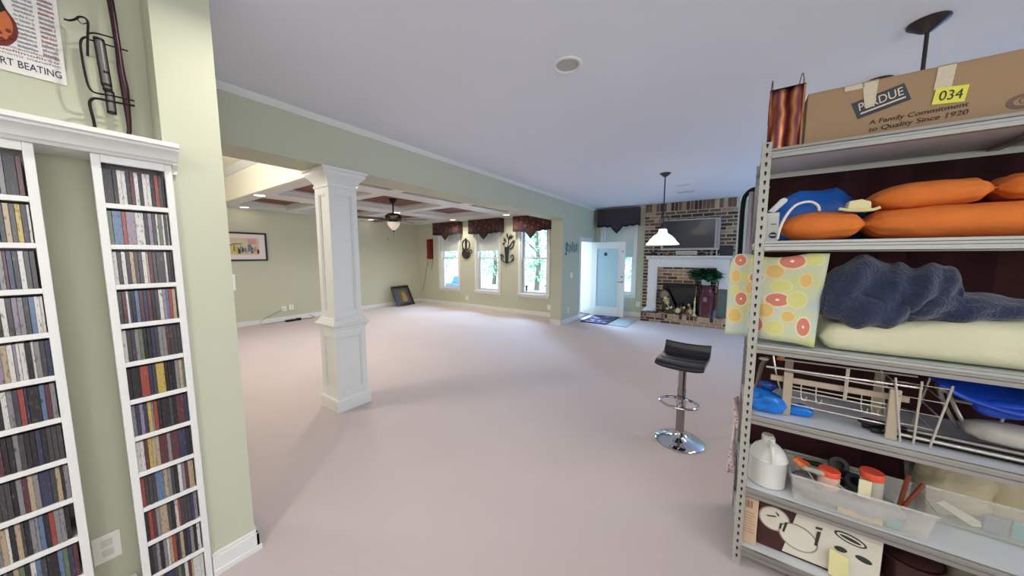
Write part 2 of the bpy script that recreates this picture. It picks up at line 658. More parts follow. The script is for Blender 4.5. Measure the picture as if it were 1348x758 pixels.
def window(nm, x0, x1, z0, z1, yin, yout, lbl, shade_z=None, grid=False):
    w = struct(empty(nm, ((x0 + x1) / 2, yin, z0)), lbl)
    c = 0.085
    t = MB()
    t.box(x0 - c, x0, yin - 0.018, yin, z0, z1 + c)
    t.box(x1, x1 + c, yin - 0.018, yin, z0, z1 + c)
    t.box(x0, x1, yin - 0.018, yin, z1, z1 + c)
    obj('window_casing', t, M_white, w, bevel=0.004)
    t = MB().box(x0 - c - 0.015, x1 + c + 0.015, yin - 0.05, yin, z0 - 0.022, z0)
    t.box(x0 - c, x1 + c, yin - 0.016, yin, z0 - 0.085, z0 - 0.022)
    obj('window_sill', t, M_white, w, bevel=0.004)
    t = MB()
    for (a, b, e_, f_) in ((x0, x0 + 0.018, z0, z1), (x1 - 0.018, x1, z0, z1), (x0 + 0.018, x1 - 0.018, z0, z0 + 0.018), (x0 + 0.018, x1 - 0.018, z1 - 0.018, z1)):
        t.box(a, b, yin, yout, e_, f_)
    obj('window_jamb', t, M_white, w)
    zm = z0 + (z1 - z0) * 0.5
    for k, (a, b, yy) in enumerate(((z0 + 0.018, zm + 0.02, yin + 0.075), (zm - 0.02, z1 - 0.018, yin + 0.11))):
        t = MB()
        q = 0.042
        xa, xb = x0 + 0.018, x1 - 0.018
        t.box(xa, xa + q, yy, yy + 0.03, a, b)
        t.box(xb - q, xb, yy, yy + 0.03, a, b)
        t.box(xa + q, xb - q, yy, yy + 0.03, a, a + q)
        t.box(xa + q, xb - q, yy, yy + 0.03, b - q * 0.8, b)
        sash = obj('window_sash', t, M_white, w, bevel=0.003)
        obj('pane', MB().box(xa + q, xb - q, yy + 0.012, yy + 0.017, a + q, b - q * 0.8), M_glass, sash)
        if k == 0:
            obj('sash_lock', MB().box((xa + xb) / 2 - 0.03, (xa + xb) / 2 + 0.03, yy - 0.012, yy, b - 0.012, b + 0.004), M_white, sash)
    if shade_z:
        t = MB().box(x0 + 0.022, x1 - 0.022, yin + 0.04, yin + 0.043, shade_z, z1 - 0.06)
        t.box(x0 + 0.022, x1 - 0.022, yin + 0.034, yin + 0.049, shade_z - 0.018, shade_z)
        t.cyl((x0 + 0.022, yin + 0.045, z1 - 0.045), (x1 - 0.022, yin + 0.045, z1 - 0.045), 0.022, n=12)
        obj('roller_shade', t, M_shade, w)
    return w


window('window_1', *WX[0], 0.53, 2.36, 6.98, 7.14, 'tall white double-hung window nearest the room corner', 1.66)
window('window_2', *WX[1], 0.53, 2.36, 6.98, 7.14, 'middle white double-hung window with half-drawn shade', 1.66)
window('window_3', *WX[2], 0.53, 2.36, 6.98, 7.14, 'white double-hung window nearest the header end')
window('window_4', -2.80, -2.05, 0.55, 2.40, 8.20, 8.34, 'white window behind the open door', 1.5)

# ------------------------------------------------------------------ doorway and open door
d = struct(empty('door_1', (-3.0, 7.88, 0)), 'white glazed patio door standing open')
t = MB()
t.box(-3.31, -3.01, 7.22, 7.245, 0, 1.87)
t.box(-3.31, -3.01, 7.895, 7.92, 0, 1.87)
t.box(-3.31, -3.01, 7.245, 7.895, 1.845, 1.87)
obj('door_jamb', t, M_white, d)
t = MB()
t.box(-3.03, -3.01, 7.15, 7.22, 0, 1.95)
t.box(-3.03, -3.01, 7.92, 7.99, 0, 1.95)
t.box(-3.03, -3.01, 7.22, 7.92, 1.87, 1.95)
obj('door_casing', t, M_white, d, bevel=0.003)
obj('threshold', MB().box(-3.31, -2.99, 7.245, 7.895, 0, 0.018), mat('bronze_threshold', (96, 92, 96), 0.4, 0.7), d)
Md = Matrix.Translation((-2.985, 7.83, 0.012)) @ Matrix.Rotation(R(7), 4, 'Z')
LW, LH = 0.82, 1.83
t = MB()
t.box(0, 0.13, -0.022, 0.022, 0, LH, 0, Md)
t.box(LW - 0.13, LW, -0.022, 0.022, 0, LH, 0, Md)
t.box(0.13, LW - 0.13, -0.022, 0.022, 0, 0.21, 0, Md)
t.box(0.13, LW - 0.13, -0.022, 0.022, LH - 0.14, LH, 0, Md)
leaf = obj('door_leaf', t, M_white, d, bevel=0.003)
t = MB()
for (a, b, e_, f_) in ((0.13, 0.15, 0.21, LH - 0.14), (LW - 0.15, LW - 0.13, 0.21, LH - 0.14), (0.15, LW - 0.15, 0.21, 0.23), (0.15, LW - 0.15, LH - 0.16, LH - 0.14)):
    t.box(a, b, -0.03, 0.03, e_, f_, 0, Md)
obj('glazing_bead', t, M_white, leaf, bevel=0.004)
M_dglass = mat('frosted_door_glass', (176, 206, 214), 0.15, var=0.02, scale=3, spec=0.6)
obj('pane', MB().box(0.15, LW - 0.15, -0.006, 0.006, 0.23, LH - 0.16, 0, Md), M_dglass, leaf)
t = MB()
t.prism([(0.30, 1.52), (0.335, 1.555), (0.345, 1.60), (0.365, 1.565), (0.41, 1.56), (0.385, 1.53), (0.40, 1.49), (0.36, 1.50), (0.325, 1.48), (0.335, 1.515)], 'y', -0.012, -0.007, 0, Md)
obj('butterfly_sticker', t, mat('sticker_green', (26, 58, 48), 0.6), leaf)
M_nickel = mat('satin_nickel', (160, 156, 150), 0.3, 0.9, var=0.03)
for zz, rr in ((0.985, 0.027), (0.86, 0.025), (1.60, 0.02)):
    t = MB()
    t.tube([Md @ Vector((LW - 0.06, -0.022, zz)), Md @ Vector((LW - 0.06, -0.036, zz))], rr, 16)
    if zz < 0.9:
        t.tube([Md @ Vector((LW - 0.06, -0.03, zz)), Md @ Vector((LW - 0.06, -0.065, zz)), Md @ Vector((LW - 0.075, -0.07, zz)), Md @ Vector((LW - 0.16, -0.068, zz - 0.004))], 0.009, 8)
    obj('door_handle' if zz < 0.9 else 'deadbolt', t, M_nickel, leaf, smooth=True)

# ------------------------------------------------------------------ chimney breast of bricks
BRM = [mat('brick_tan', (166, 140, 114), 0.9, var=0.16, scale=22, bump=0.3, bscale=150, rnd=0.12),
       mat('brick_brown', (112, 88, 74), 0.9, var=0.16, scale=22, bump=0.3, bscale=150, rnd=0.15),
       mat('brick_dark', (72, 54, 54), 0.9, var=0.2, scale=22, bump=0.3, bscale=150, rnd=0.18),
       mat('brick_buff', (178, 156, 128), 0.9, var=0.12, scale=22, bump=0.3, bscale=150, rnd=0.1)]


def brick_mesh(nm, sx, sy, sz):
    c = 0.004
    vs, fs = [], []
    for (yy, k) in ((0, 0), (sy - c, 0), (sy, c)):      # y measured outwards (towards -Y)
        a, b = sx / 2 - k, sz / 2 - k
        vs += [(-a, -yy, -b), (a, -yy, -b), (a, -yy, b), (-a, -yy, b)]
    for r in range(2):
        for j in range(4):
            fs.append((r * 4 + j, r * 4 + (j + 1) % 4, r * 4 + 4 + (j + 1) % 4, r * 4 + 4 + j))
    fs.append((8, 9, 10, 11))
    me = bpy.data.meshes.new(nm)
    me.from_pydata(vs, [], fs)
    me.materials.append(BRM[0])
    me.validate()
    return me


BRC = {}


def brick(parent, x, y, z, sx, sy, sz, w=(0.16, 0.42, 0.38, 0.04)):
    key = (round(sx, 3), round(sy, 3), round(sz, 3))
    if key not in BRC:
        BRC[key] = brick_mesh('brick', *key)
    o = bpy.data.objects.new('brick', BRC[key])
    COL.objects.link(o)
    o.parent = parent
    ox, oy, oz = ORG[parent.name]
    o.location = (x - ox, y - oy + random.uniform(-0.002, 0.002), z - oz)
    sl = o.material_slots[0]
    sl.link = 'OBJECT'
    sl.material = random.choices(BRM, w)[0]
    return o


BX0, BX1 = -1.78, 0.0
OPX0, OPX1, OPZ0, OPZ1 = -1.30, -0.46, 0.2, 0.86
br = struct(empty('wall_chimney', (-0.89, 8.2, 0)), 'tan and brown brick chimney breast around the fireplace')
t = MB()
t.box(BX0, OPX0, 8.095, 8.2, 0, H)
t.box(OPX1, BX1, 8.095, 8.2, 0, H)
t.box(OPX0, OPX1, 8.095, 8.2, OPZ1, H)
t.box(OPX0, OPX1, 8.095, 8.2, 0, OPZ0)
obj('mortar', t, M_mortar, br)
ph, pw, jt = 0.0765, 0.215, 0.022
row = 0
z = 0.215
nb = 0
while z + ph < H - 0.19:
    off = 0 if row % 2 else pw / 2
    x = BX0 - (pw - off if off else 0)
    while x < BX1 - 0.01:
        a, b = max(x, BX0), min(x + pw - jt, BX1)
        zc = z + (ph - jt) / 2
        hid = (-1.40 < a and b < -0.30 and 1.72 < zc < 2.25)      # behind the television
        infb = (a > OPX0 - 0.03 and b < OPX1 + 0.03 and zc < OPZ1)
        if not (-1.66 <= a and b <= -0.08 and 1.28 < zc < 1.48) and not infb and not hid and b - a > 0.03 and not (a > -1.66 and b < -1.46 and zc < 1.3) and not (a > -0.28 and b < -0.06 and zc < 1.3):
            if infb is False and a < OPX0 and b > OPX0 and zc < OPZ1:
                b = OPX0
            if a < OPX1 and b > OPX1 and zc < OPZ1:
                a = OPX1
            if b - a > 0.03 and nb < 262:
                brick(br, (a + b) / 2, 8.095, zc, b - a, 0.014, ph - jt)
                nb += 1
        x += pw
    z += ph
    row += 1
x = BX0
while x + 0.066 <= BX1 + 0.001:
    brick(br, x + 0.033, 8.095, H - 0.10, 0.062, 0.014, 0.185)
    x += 0.0765

# firebox
t = MB()
t.box(OPX0, OPX0 + 0.02, 8.2, 8.62, 0.2, OPZ1)
t.box(OPX1 - 0.02, OPX1, 8.2, 8.62, 0.2, OPZ1)
t.box(OPX0, OPX1, 8.60, 8.62, 0.2, OPZ1)
t.box(OPX0, OPX1, 8.1, 8.62, OPZ1, OPZ1 + 0.02)
t.box(OPX0, OPX1, 8.1, 8.62, 0.185, 0.2)
fb = obj('firebox', t, M_blackm, br, label='black metal firebox')
t = MB().box(OPX0 - 0.03, OPX1 + 0.03, 8.068, 8.08, 0.80, 0.89)
t.box(OPX0 - 0.03, OPX0 + 0.02, 8.068, 8.08, 0.215, 0.80)
t.box(OPX1 - 0.02, OPX1 + 0.03, 8.068, 8.08, 0.215, 0.80)
obj('firebox_trim', t, M_black, fb)
t = MB()
for k in range(7):
    t.box(OPX0 + 0.05, OPX1 - 0.05, 8.064, 8.068, 0.812 + k * 0.01, 0.817 + k * 0.01)
obj('louver', t, M_dark, fb)
t = MB().box(OPX0 + 0.03, OPX1 - 0.03, 8.09, 8.094, 0.215, 0.8)
obj('glass_door', t, mat('smoked_glass', (14, 14, 18), 0.12, var=0, spec=0.6), fb)

# hearth
he = tag(empty('hearth', (-0.86, 7.94, 0)), 'raised brick hearth in front of the fireplace', 'hearth')
HX0, HX1, HY0 = -1.74, 0.02, 7.79
obj('mortar', MB().box(HX0 + 0.004, HX1 - 0.004, HY0 + 0.004, 8.078, 0, 0.205), M_mortar, he)
x = HX0
while x + 0.06 <= HX1:
    brick(he, x + 0.032, HY0 + 0.01, 0.160, 0.060, 0.016, 0.092, (0.42, 0.2, 0.2, 0.18))
    x += 0.0725
for r_, zc in ((0, 0.027), (1, 0.083)):
    x = HX0 - (0.1075 if r_ else 0)
    while x < HX1 - 0.02:
        a, b = max(x, HX0), min(x + pw - jt, HX1)
        if b - a > 0.03:
            brick(he, (a + b) / 2, HY0 + 0.01, zc, b - a, 0.016, 0.045, (0.36, 0.22, 0.3, 0.12))
        x += pw
x = HX0
tm = brick_mesh('hearth_top', 0.060, 0.012, 0.30)
while x + 0.06 <= HX1:
    o = bpy.data.objects.new('brick', tm)
    COL.objects.link(o)
    o.parent = he
    o.rotation_euler = (R(-90), 0, 0)
    o.location = (x + 0.032 + 0.86, 7.79 + 0.151 - 7.94, 0.204)
    o.material_slots[0].link = 'OBJECT'
    o.material_slots[0].material = random.choices(BRM, (0.4, 0.22, 0.2, 0.18))[0]
    x += 0.0725
x = HX0

# mantel
mn = tag(empty('mantel', (-0.87, 8.04, 0.215)), 'white painted wooden mantel surround framing the fireplace', 'mantel')
ML, MR = -1.66, -0.08
for (a, b) in ((ML, -1.46), (-0.30, MR)):
    t = MB().box(a, b, 8.0, 8.08, 0.216, 1.25)
    obj('mantel_leg', t, M_white, mn, bevel=0.003)
    t = MB().box(a + 0.03, b - 0.03, 7.99, 8.0, 0.36, 1.2)
    obj('leg_panel', t, M_white, mn, bevel=0.004)
    t = MB().box(a - 0.012, b + 0.012, 7.985, 8.0, 0.216, 0.33)
    obj('plinth_block', t, M_white, mn, bevel=0.004)
t = MB().box(ML, MR, 8.0, 8.08, 1.25, 1.455)
obj('mantel_frieze', t, M_white, mn, bevel=0.003)
t = MB().box(-1.40, -0.36, 7.988, 8.0, 1.29, 1.42)
obj('frieze_panel', t, M_white, mn, bevel=0.005)
t = MB().prism([(8.08, 1.43), (7.985, 1.43), (7.975, 1.445), (7.945, 1.465), (7.94, 1.475), (7.90, 1.475), (7.90, 1.505), (8.08, 1.505)], 'x', ML - 0.04, MR + 0.05)
obj('mantel_shelf', t, M_white, mn, bevel=0.002)

# ================================================================== CD TOWERS
XF = -1.922          # face of the towers
towers = {}
BZ = [1.696 - 0.1525 * k for k in range(12)]


def tower(y0, y1, lbl):
    t = tag(empty('cd_tower', (-2.0, (y0 + y1) / 2, 0)), lbl, 'cd tower', 'white CD towers built against the wall')
    m = MB()
    st = 0.022
    m.box(-2.098, -1.94, y0 + 0.008, y0 + 0.02, 0, 1.87)
    m.box(-2.098, -1.94, y1 - 0.02, y1 - 0.008, 0, 1.87)
    m.box(-2.099, -2.09, y0 + 0.02, y1 - 0.02, 0, 1.87)
    obj('case', m, M_white, t)
    for a, b in ((y0, y0 + st), (y1 - st, y1)):
        obj('stile', MB().box(-1.94, XF, a, b, 0, 1.87), M_white, t, bevel=0.002)
    obj('top_rail', MB().box(-1.94, XF, y0 + st, y1 - st, 1.842, 1.87), M_white, t)
    for z in BZ:
        obj('shelf', MB().box(-2.09, XF - 0.002, y0 + 0.02, y1 - 0.02, z - 0.018, z), M_white, t, bevel=0.0015)
    return t


towers['right'] = tower(0.118, 0.322, 'white CD tower standing beside the sage pier')
towers['left'] = tower(-0.196, 0.004, 'white CD tower cut by the left edge of the photo')
cr = tag(empty('crown_shelf', (-2.0, 0.0, 1.87)), 'long white crown moulding shelf capping both CD towers', 'shelf')
prof = [(-2.098, 1.871), (-1.915, 1.871), (-1.908, 1.880), (-1.900, 1.884), (-1.893, 1.898), (-1.880, 1.912), (-1.868, 1.918), (-1.868, 1.926), (-1.858, 1.930), (-1.858, 1.946), (-2.098, 1.946)]
M_ = MB().prism(prof, 'y', -0.62, 0.338)
obj('moulding', M_, M_white, cr, smooth=True, sharp=25)
obj('moulding_return', MB().prism([(-1.94, 1.835), (-1.926, 1.835), (-1.926, 1.85), (-1.905, 1.873), (-1.905, 1.871), (-1.94, 1.871)], 'y', 0.3225, 0.336), M_white, cr)

CDC = [('black', (34, 30, 36), 5), ('charcoal', (62, 58, 64), 5), ('white', (216, 212, 208), 4.5), ('grey', (136, 132, 136), 4), ('maroon', (92, 40, 48), 2.4),
       ('navy', (44, 48, 84), 2.2), ('tan', (186, 160, 124), 2), ('red', (166, 58, 48), 1.4), ('yellow', (206, 172, 66), 1), ('green', (96, 116, 84), 1.2),
       ('lilac', (148, 128, 152), 1.4), ('blue', (88, 116, 160), 1.0)]


def cd_mat(nm, col):
    m = bpy.data.materials.new('cd_spine_' + nm)
    m.use_nodes = True
    nt = m.node_tree
    b = nt.nodes['Principled BSDF']
    b.inputs['Roughness'].default_value = 0.25
    tc = nt.nodes.new('ShaderNodeTexCoord')
    oi = nt.nodes.new('ShaderNodeObjectInfo')
    mp = nt.nodes.new('ShaderNodeVectorMath')
    mp.operation = 'MULTIPLY_ADD'
    mp.inputs[1].default_value = (0, 200, 60)
    nt.links.new(tc.outputs['Object'], mp.inputs[0])
    cx = nt.nodes.new('ShaderNodeCombineXYZ')
    mu = nt.nodes.new('ShaderNodeMath')
    mu.operation = 'MULTIPLY'
    mu.inputs[1].default_value = 57.0
    nt.links.new(oi.outputs['Random'], mu.inputs[0])
    nt.links.new(mu.outputs[0], cx.inputs[0])
    nt.links.new(mu.outputs[0], cx.inputs[2])
    nt.links.new(cx.outputs[0], mp.inputs[2])
    n = nt.nodes.new('ShaderNodeTexNoise')
    n.inputs['Scale'].default_value = 1.0
    n.inputs['Detail'].default_value = 0.0
    nt.links.new(mp.outputs[0], n.inputs['Vector'])
    lum = sum(col) / 3
    ink = tuple(max(0, int(c * 0.45)) for c in col) if lum > 110 else tuple(min(255, int(c * 0.6 + 62)) for c in col)
    mid = tuple((a_ * 2 + b_) // 3 for a_, b_ in zip(col, ink))
    rp = ramp(nt, [(0.0, tuple(int(q_ * 0.8) for q_ in col)), (0.35, col), (0.62, col), (0.72, mid), (1.0, ink)])
    nt.links.new(n.outputs['Fac'], rp.inputs[0])
    nt.links.new(rp.outputs[0], b.inputs['Base Color'])
    return m


CDM = {nm: cd_mat(nm, tuple(int(0.68 * v + 0.32 * (0.55 * sum(c) / 3 + 38)) for v in c)) for nm, c, w in CDC}


def cd_mesh(th):
    m = MB()
    c = 0.0008
    d_, h = 0.142, 0.125
    vs, fs = [], []
    for (xx, k) in ((-d_, c), (-d_ + c, 0), (-c, 0), (0, c)):
        a, b = th / 2 - k, k
        vs += [(xx, -a, b), (xx, a, b), (xx, a, h - b), (xx, -a, h - b)]
    for r in range(3):
        for j in range(4):
            fs.append((r * 4 + j, r * 4 + 4 + j, r * 4 + 4 + (j + 1) % 4, r * 4 + (j + 1) % 4))
    fs += [(0, 1, 2, 3), (15, 14, 13, 12)]
    me = bpy.data.meshes.new('cd_case')
    me.from_pydata(vs, [], fs)
    me.materials.append(CDM['black'])
    me.validate()
    return me


CDME = {0.0102: cd_mesh(0.0102), 0.0058: cd_mesh(0.0058), 0.0225: cd_mesh(0.0225)}
ORD = ['top', 'second', 'third', 'fourth', 'fifth', 'sixth', 'seventh', 'eighth', 'ninth', 'tenth', 'eleventh', 'twelfth']
NTH = ['first'] + ORD[1:] + ['thirteenth', 'fourteenth', 'fifteenth', 'sixteenth', 'seventeenth', 'eighteenth', 'nineteenth', 'twentieth', 'twenty-first', 'twenty-second']
fwd = Vector((-math.sin(R(34.7)), math.cos(R(34.7)), 0))
rgt = Vector((math.cos(R(34.7)), math.sin(R(34.7)), 0))
rng = random.Random(23)
SHELFTONE = {0: None}
for tn, (ya, yb) in (('right', (0.1405, 0.2995)), ('left', (-0.1735, -0.0185))):
    for k, z in enumerate(BZ):
        if tn == 'right' and k > 11:
            continue
        if tn == 'left' and k > 10:
            continue
        y = ya
        row_ = []
        dark = rng.random() < 0.35
        while True:
            th = rng.choices([0.0102, 0.0058, 0.0225], [10, 1.5, 1.0])[0]
            if y + th > yb:
                th = 0.0102 if y + 0.0102 < yb else 0.0058
            if y + th > yb or (rng.random() < 0.25 and y + 0.012 > yb):
                break
            w = [c[2] * ((1.8 if sum(c[1]) < 240 else 0.6) if dark else 1) for c in CDC]
            nm = rng.choices([c[0] for c in CDC], w)[0]
            yc = y + th / 2
            # leave out what lies left of the photograph
            dv = Vector((XF - 0.02, yc, 0))
            px = 674 + 422 * dv.dot(rgt) / max(dv.dot(fwd) + (1.5 - z) * 0.1, 0.1)
            if px > -25:
                o = bpy.data.objects.new('cd_case', CDME[th])
                COL.objects.link(o)
                o.location = (XF - 0.006 - rng.random() * 0.004, yc, z + 0.0004)
                o.material_slots[0].link = 'OBJECT'
                o.material_slots[0].material = CDM[nm]
                wd = {0.0102: '', 0.0058: 'slim ', 0.0225: 'thick '}[th]
                row_.append((o, wd + nm))
            y += th + 0.0003
        for q, (o, nm) in enumerate(row_):
            if tn == 'right':
                lb = '%s CD case, %s from left on the %s shelf of the pier-side tower' % (nm, NTH[q], ORD[k])
            else:
                lb = '%s CD case, %s from right on the %s shelf of the photo-edge tower' % (nm, NTH[len(row_) - 1 - q], ORD[k])
            tag(o, lb, 'cd', 'CDs on the %s shelf of the %s tower' % (ORD[k], 'pier-side' if tn == 'right' else 'photo-edge'))

# outlet on the bare strip between the towers
def plate(x, y, z, face, w, h, lbl, slots=2, cat='outlet', mat_=None, nm='wall_outlet'):
    t = MB()
    if face == 'x':
        t.box(x, x + 0.006, y - w / 2, y + w / 2, z - h / 2, z + h / 2)
    else:
        t.box(x - w / 2, x + w / 2, y - 0.006, y, z - h / 2, z + h / 2)
    o = empty(nm, (x, y, z - h / 2))
    tag(o, lbl, cat)
    obj('cover_plate', t, mat_ or M_plate, o, bevel=0.002)
    for s in range(slots):
        zz = z + (s - (slots - 1) / 2) * h * 0.36
        t = MB()
        if face == 'x':
            t.box(x + 0.006, x + 0.009, y - w * 0.2, y + w * 0.2, zz - h * 0.12, zz + h * 0.12)
        else:
            t.box(x - w * 0.2, x + w * 0.2, y - 0.009, y - 0.006, zz - h * 0.12, zz + h * 0.12)
        obj('socket', t, mat('socket_ivory', (214, 210, 200), 0.4, var=0), o, bevel=0.001)
    return o


plate(-2.10, 0.045, 0.285, 'x', 0.075, 0.118, 'white duplex outlet low between the two CD towers', 2)

# ------------------------------------------------------------------ guitar poster
M_paper = mat('poster_paper', (226, 222, 216), 0.7, var=0.05, scale=14)
PY0, PY1, PZ0, PZ1 = -0.36, 0.096, 2.135, 2.62
po = tag(empty('guitar_poster', (-2.094, (PY0 + PY1) / 2, PZ0)), 'white poster with sunburst guitar and columns of small print', 'poster')
obj('paper', MB().box(-2.099, -2.094, PY0, PY1, PZ0, PZ1), M_paper, po)
M_ink = mat('ink_blue_black', (44, 44, 66), 0.7)
M_inkr = mat('ink_red', (150, 60, 70), 0.7)
M_inkg = mat('ink_grey', (124, 128, 140), 0.7)
text('ART BEATING', 0.034, face_x(-2.0935, -0.052, PZ0 + 0.020), M_ink, po, width=0.138)
text('HE', 0.034, face_x(-2.0935, -0.088, PZ0 + 0.020), M_ink, po, width=0.034)
rg = random.Random(3)


def scrib(y0, y1, z, h, m):
    s = ''.join(rg.choice(['il', 'an', 'the', 'on', ' ', 'r', 'of', 'St', 'u', 'm']) for _ in range(12))
    return text(s, h, face_x(-2.0935, y0, z), m, po, name='small_print', width=y1 - y0)


for k in range(13):
    m_ = [M_inkg, M_ink, M_inkr, M_inkg][rg.randrange(4)]
    scrib(0.002, 0.042, 2.40 - k * 0.0145, 0.014, M_inkg)
    scrib(0.052, 0.085, 2.405 - k * 0.0155, 0.017, m_ if k % 3 else M_inkr)
for k in range(3):
    scrib(-0.06 - k * 0.02, 0.086, 2.215 - k * 0.012, 0.011, M_inkr if k == 1 else M_inkg)
scrib(-0.03, 0.08, 2.425, 0.02, M_ink)
scrib(-0.03, 0.07, 2.455, 0.026, M_inkg)
GP = [(-0.028, 2.213), (-0.085, 2.208), (-0.132, 2.243), (-0.138, 2.30), (-0.122, 2.35), (-0.132, 2.40), (-0.10, 2.428), (-0.084, 2.40), (-0.072, 2.372),
      (-0.056, 2.392), (-0.044, 2.424), (-0.026, 2.426), (-0.014, 2.402), (-0.022, 2.375), (-0.012, 2.342), (0.004, 2.305), (0.006, 2.265), (-0.006, 2.233)]
gs = smoothpath([(0, a, b) for a, b in GP], 4, True)
gpoly = [(p.y, p.z) for p in gs]
M_burst = mat('sunburst_orange', (196, 104, 54), 0.5, var=0.25, scale=20)
M_burstd = mat('sunburst_dark_red', (112, 34, 36), 0.5, var=0.1)
obj('guitar_body', MB().prism(gpoly, 'x', -2.094, -2.0925), M_burstd, po)
cy_ = sum(p[0] for p in gpoly) / len(gpoly)
cz_ = sum(p[1] for p in gpoly) / len(gpoly)
obj('guitar_top', MB().prism([(cy_ + (p[0] - cy_) * 0.86, cz_ + (p[1] - cz_) * 0.88) for p in gpoly], 'x', -2.0925, -2.0915), M_burst, po)
t = MB().prism([(-0.055, 2.29), (-0.04, 2.302), (-0.01, 2.335), (-0.02, 2.37), (-0.05, 2.345)], 'x', -2.0915, -2.091)
t.box(-2.0915, -2.091, -0.085, -0.066, 2.31, 2.62)
obj('pickguard', t, M_black, po)
t = MB()
for (a, b) in ((-0.03, 2.255), (-0.012, 2.268), (-0.026, 2.235), (-0.008, 2.248)):
    t.cyl((-2.0915, a, b), (-2.088, a, b), 0.0055, n=12)
obj('guitar_knobs', t, M_burstd, po)

# ------------------------------------------------------------------ metal trumpet sculpture
tp = tag(empty('trumpet_sculpture', (-2.03, 0.18, 1.947)), 'black wire trumpet sculpture standing on the crown shelf', 'sculpture')
XS = -2.03


def wire(nm, pts, r, x=XS, k=4, par=None, m=M_dark, n=8, closed=False):
    P = smoothpath([(x, a, b) for a, b in pts], k, closed)
    return obj(nm, MB().tube(P, r, n, closed=closed), m, par or tp, smooth=True, sharp=60)


wire('mouthpiece', [(0.104, 2.347), (0.116, 2.349), (0.13, 2.361), (0.139, 2.374), (0.151, 2.378), (0.158, 2.368), (0.156, 2.338), (0.153, 2.308), (0.148, 2.243)], 0.0035)
wire('mouthpiece_curl', [(0.135, 2.364), (0.14, 2.355), (0.148, 2.355), (0.157, 2.365)], 0.0016)
wire('slide', [(0.154, 2.31), (0.141, 2.299), (0.134, 2.275), (0.134, 2.222), (0.137, 2.161), (0.142, 2.127), (0.155, 2.114), (0.196, 2.119), (0.252, 2.121)], 0.0034, -2.022)
wire('slide', [(0.143, 1.951), (0.143, 2.005), (0.138, 2.061), (0.142, 2.083), (0.156, 2.094), (0.194, 2.097), (0.251, 2.102)], 0.0044, -2.022)
wire('brace', [(0.153, 2.326), (0.175, 2.339), (0.218, 2.344)], 0.003, -2.036)
wire('brace', [(0.154, 2.307), (0.182, 2.309), (0.251, 2.313)], 0.003, -2.036)
M_pew = mat('pewter_sheet', (112, 110, 108), 0.45, 0.6, var=0.1, scale=30)
for e, f, wd in (((0.179, 2.316), (0.185, 2.155), 0.012), ((0.1845, 2.20), (0.1865, 2.138), 0.0105), ((0.19, 2.132), (0.190, 2.056), 0.0105)):
    v = obj('valve', MB().cyl((XS, e[0], e[1]), (XS, f[0], f[1]), wd, n=16), M_pew, tp, smooth=True)
    for s in (-1, 1):
        obj('valve_rim', MB().tube([(XS + 0.004, e[0] + s * wd, e[1] + 0.002), (XS + 0.004, f[0] + s * wd, f[1] - 0.002)], 0.0022, 6), M_dark, v, smooth=True)
    for q in (e, f):
        obj('valve_cap', MB().cyl((XS, q[0], q[1] - 0.004), (XS, q[0], q[1] + 0.004), wd + 0.002, n=16), M_dark, v, smooth=True)
P = smoothpath([(XS, a, b) for a, b in [(0.216, 2.62), (0.218, 2.5), (0.221, 2.437), (0.223, 2.374), (0.225, 2.302), (0.226, 2.228), (0.230, 2.163), (0.231, 2.088), (0.231, 2.019), (0.227, 1.983), (0.216, 1.956)]], 4)
rr = [0.0105 - 0.0045 * i / (len(P) - 1) + 0.004 * max(0, 1 - abs(i - 24) / 8) for i in range(len(P))]
obj('bell_tube', MB().tube(P, rr, 10), mat('dark_copper', (66, 44, 52), 0.35, 0.7, var=0.25, scale=20), tp, smooth=True, sharp=60)
obj('bell', MB().lathe([(0.009, 0), (0.014, 0.03), (0.024, 0.055), (0.045, 0.07)], 20, (XS, 0.216, 2.60)), M_dark, tp, smooth=True)

# thermostat on the end of the pier
th_ = tag(empty('thermostat', (-2.02, 0.49, 1.33)), 'small white thermostat box on the end of the pier', 'thermostat')
obj('body', MB().box(-2.075, -1.985, 0.49, 0.512, 1.33, 1.415), M_plate, th_, bevel=0.006)
obj('dial', MB().box(-2.05, -2.01, 0.512, 0.516, 1.36, 1.385), mat('lcd_grey', (120, 130, 118), 0.3, var=0), th_)

# ================================================================== BACK ROOM THINGS
M_frame = mat('black_wood_frame', (40, 28, 34), 0.4, var=0.15, scale=16)


def art_mat(nm, cols, scale, dist=1.5):
    m = mat(nm, (200, 200, 200), 0.6)
    nt, b, new = nodes_of(m)
    tc = new('ShaderNodeTexCoord')
    n = new('ShaderNodeTexVoronoi')
    n.inputs['Scale'].default_value = scale
    w = new('ShaderNodeTexNoise')
    w.inputs['Scale'].default_value = scale * 0.6
    mx = new('ShaderNodeVectorMath')
    mx.operation = 'MULTIPLY_ADD'
    mx.inputs[1].default_value = (0.12 * dist,) * 3
    nt.links.new(tc.outputs['Object'], w.inputs['Vector'])
    nt.links.new(w.outputs['Color'], mx.inputs[0])
    nt.links.new(tc.outputs['Object'], mx.inputs[2])
    nt.links.new(mx.outputs[0], n.inputs['Vector'])
    sp = new('ShaderNodeSeparateColor')
    nt.links.new(n.outputs['Color'], sp.inputs[0])
    rp = ramp(nt, [(i / len(cols), c) for i, c in enumerate(cols)], 'CONSTANT')
    nt.links.new(sp.outputs[0], rp.inputs[0])
    nt.links.new(rp.outputs[0], b.inputs['Base Color'])
    return m


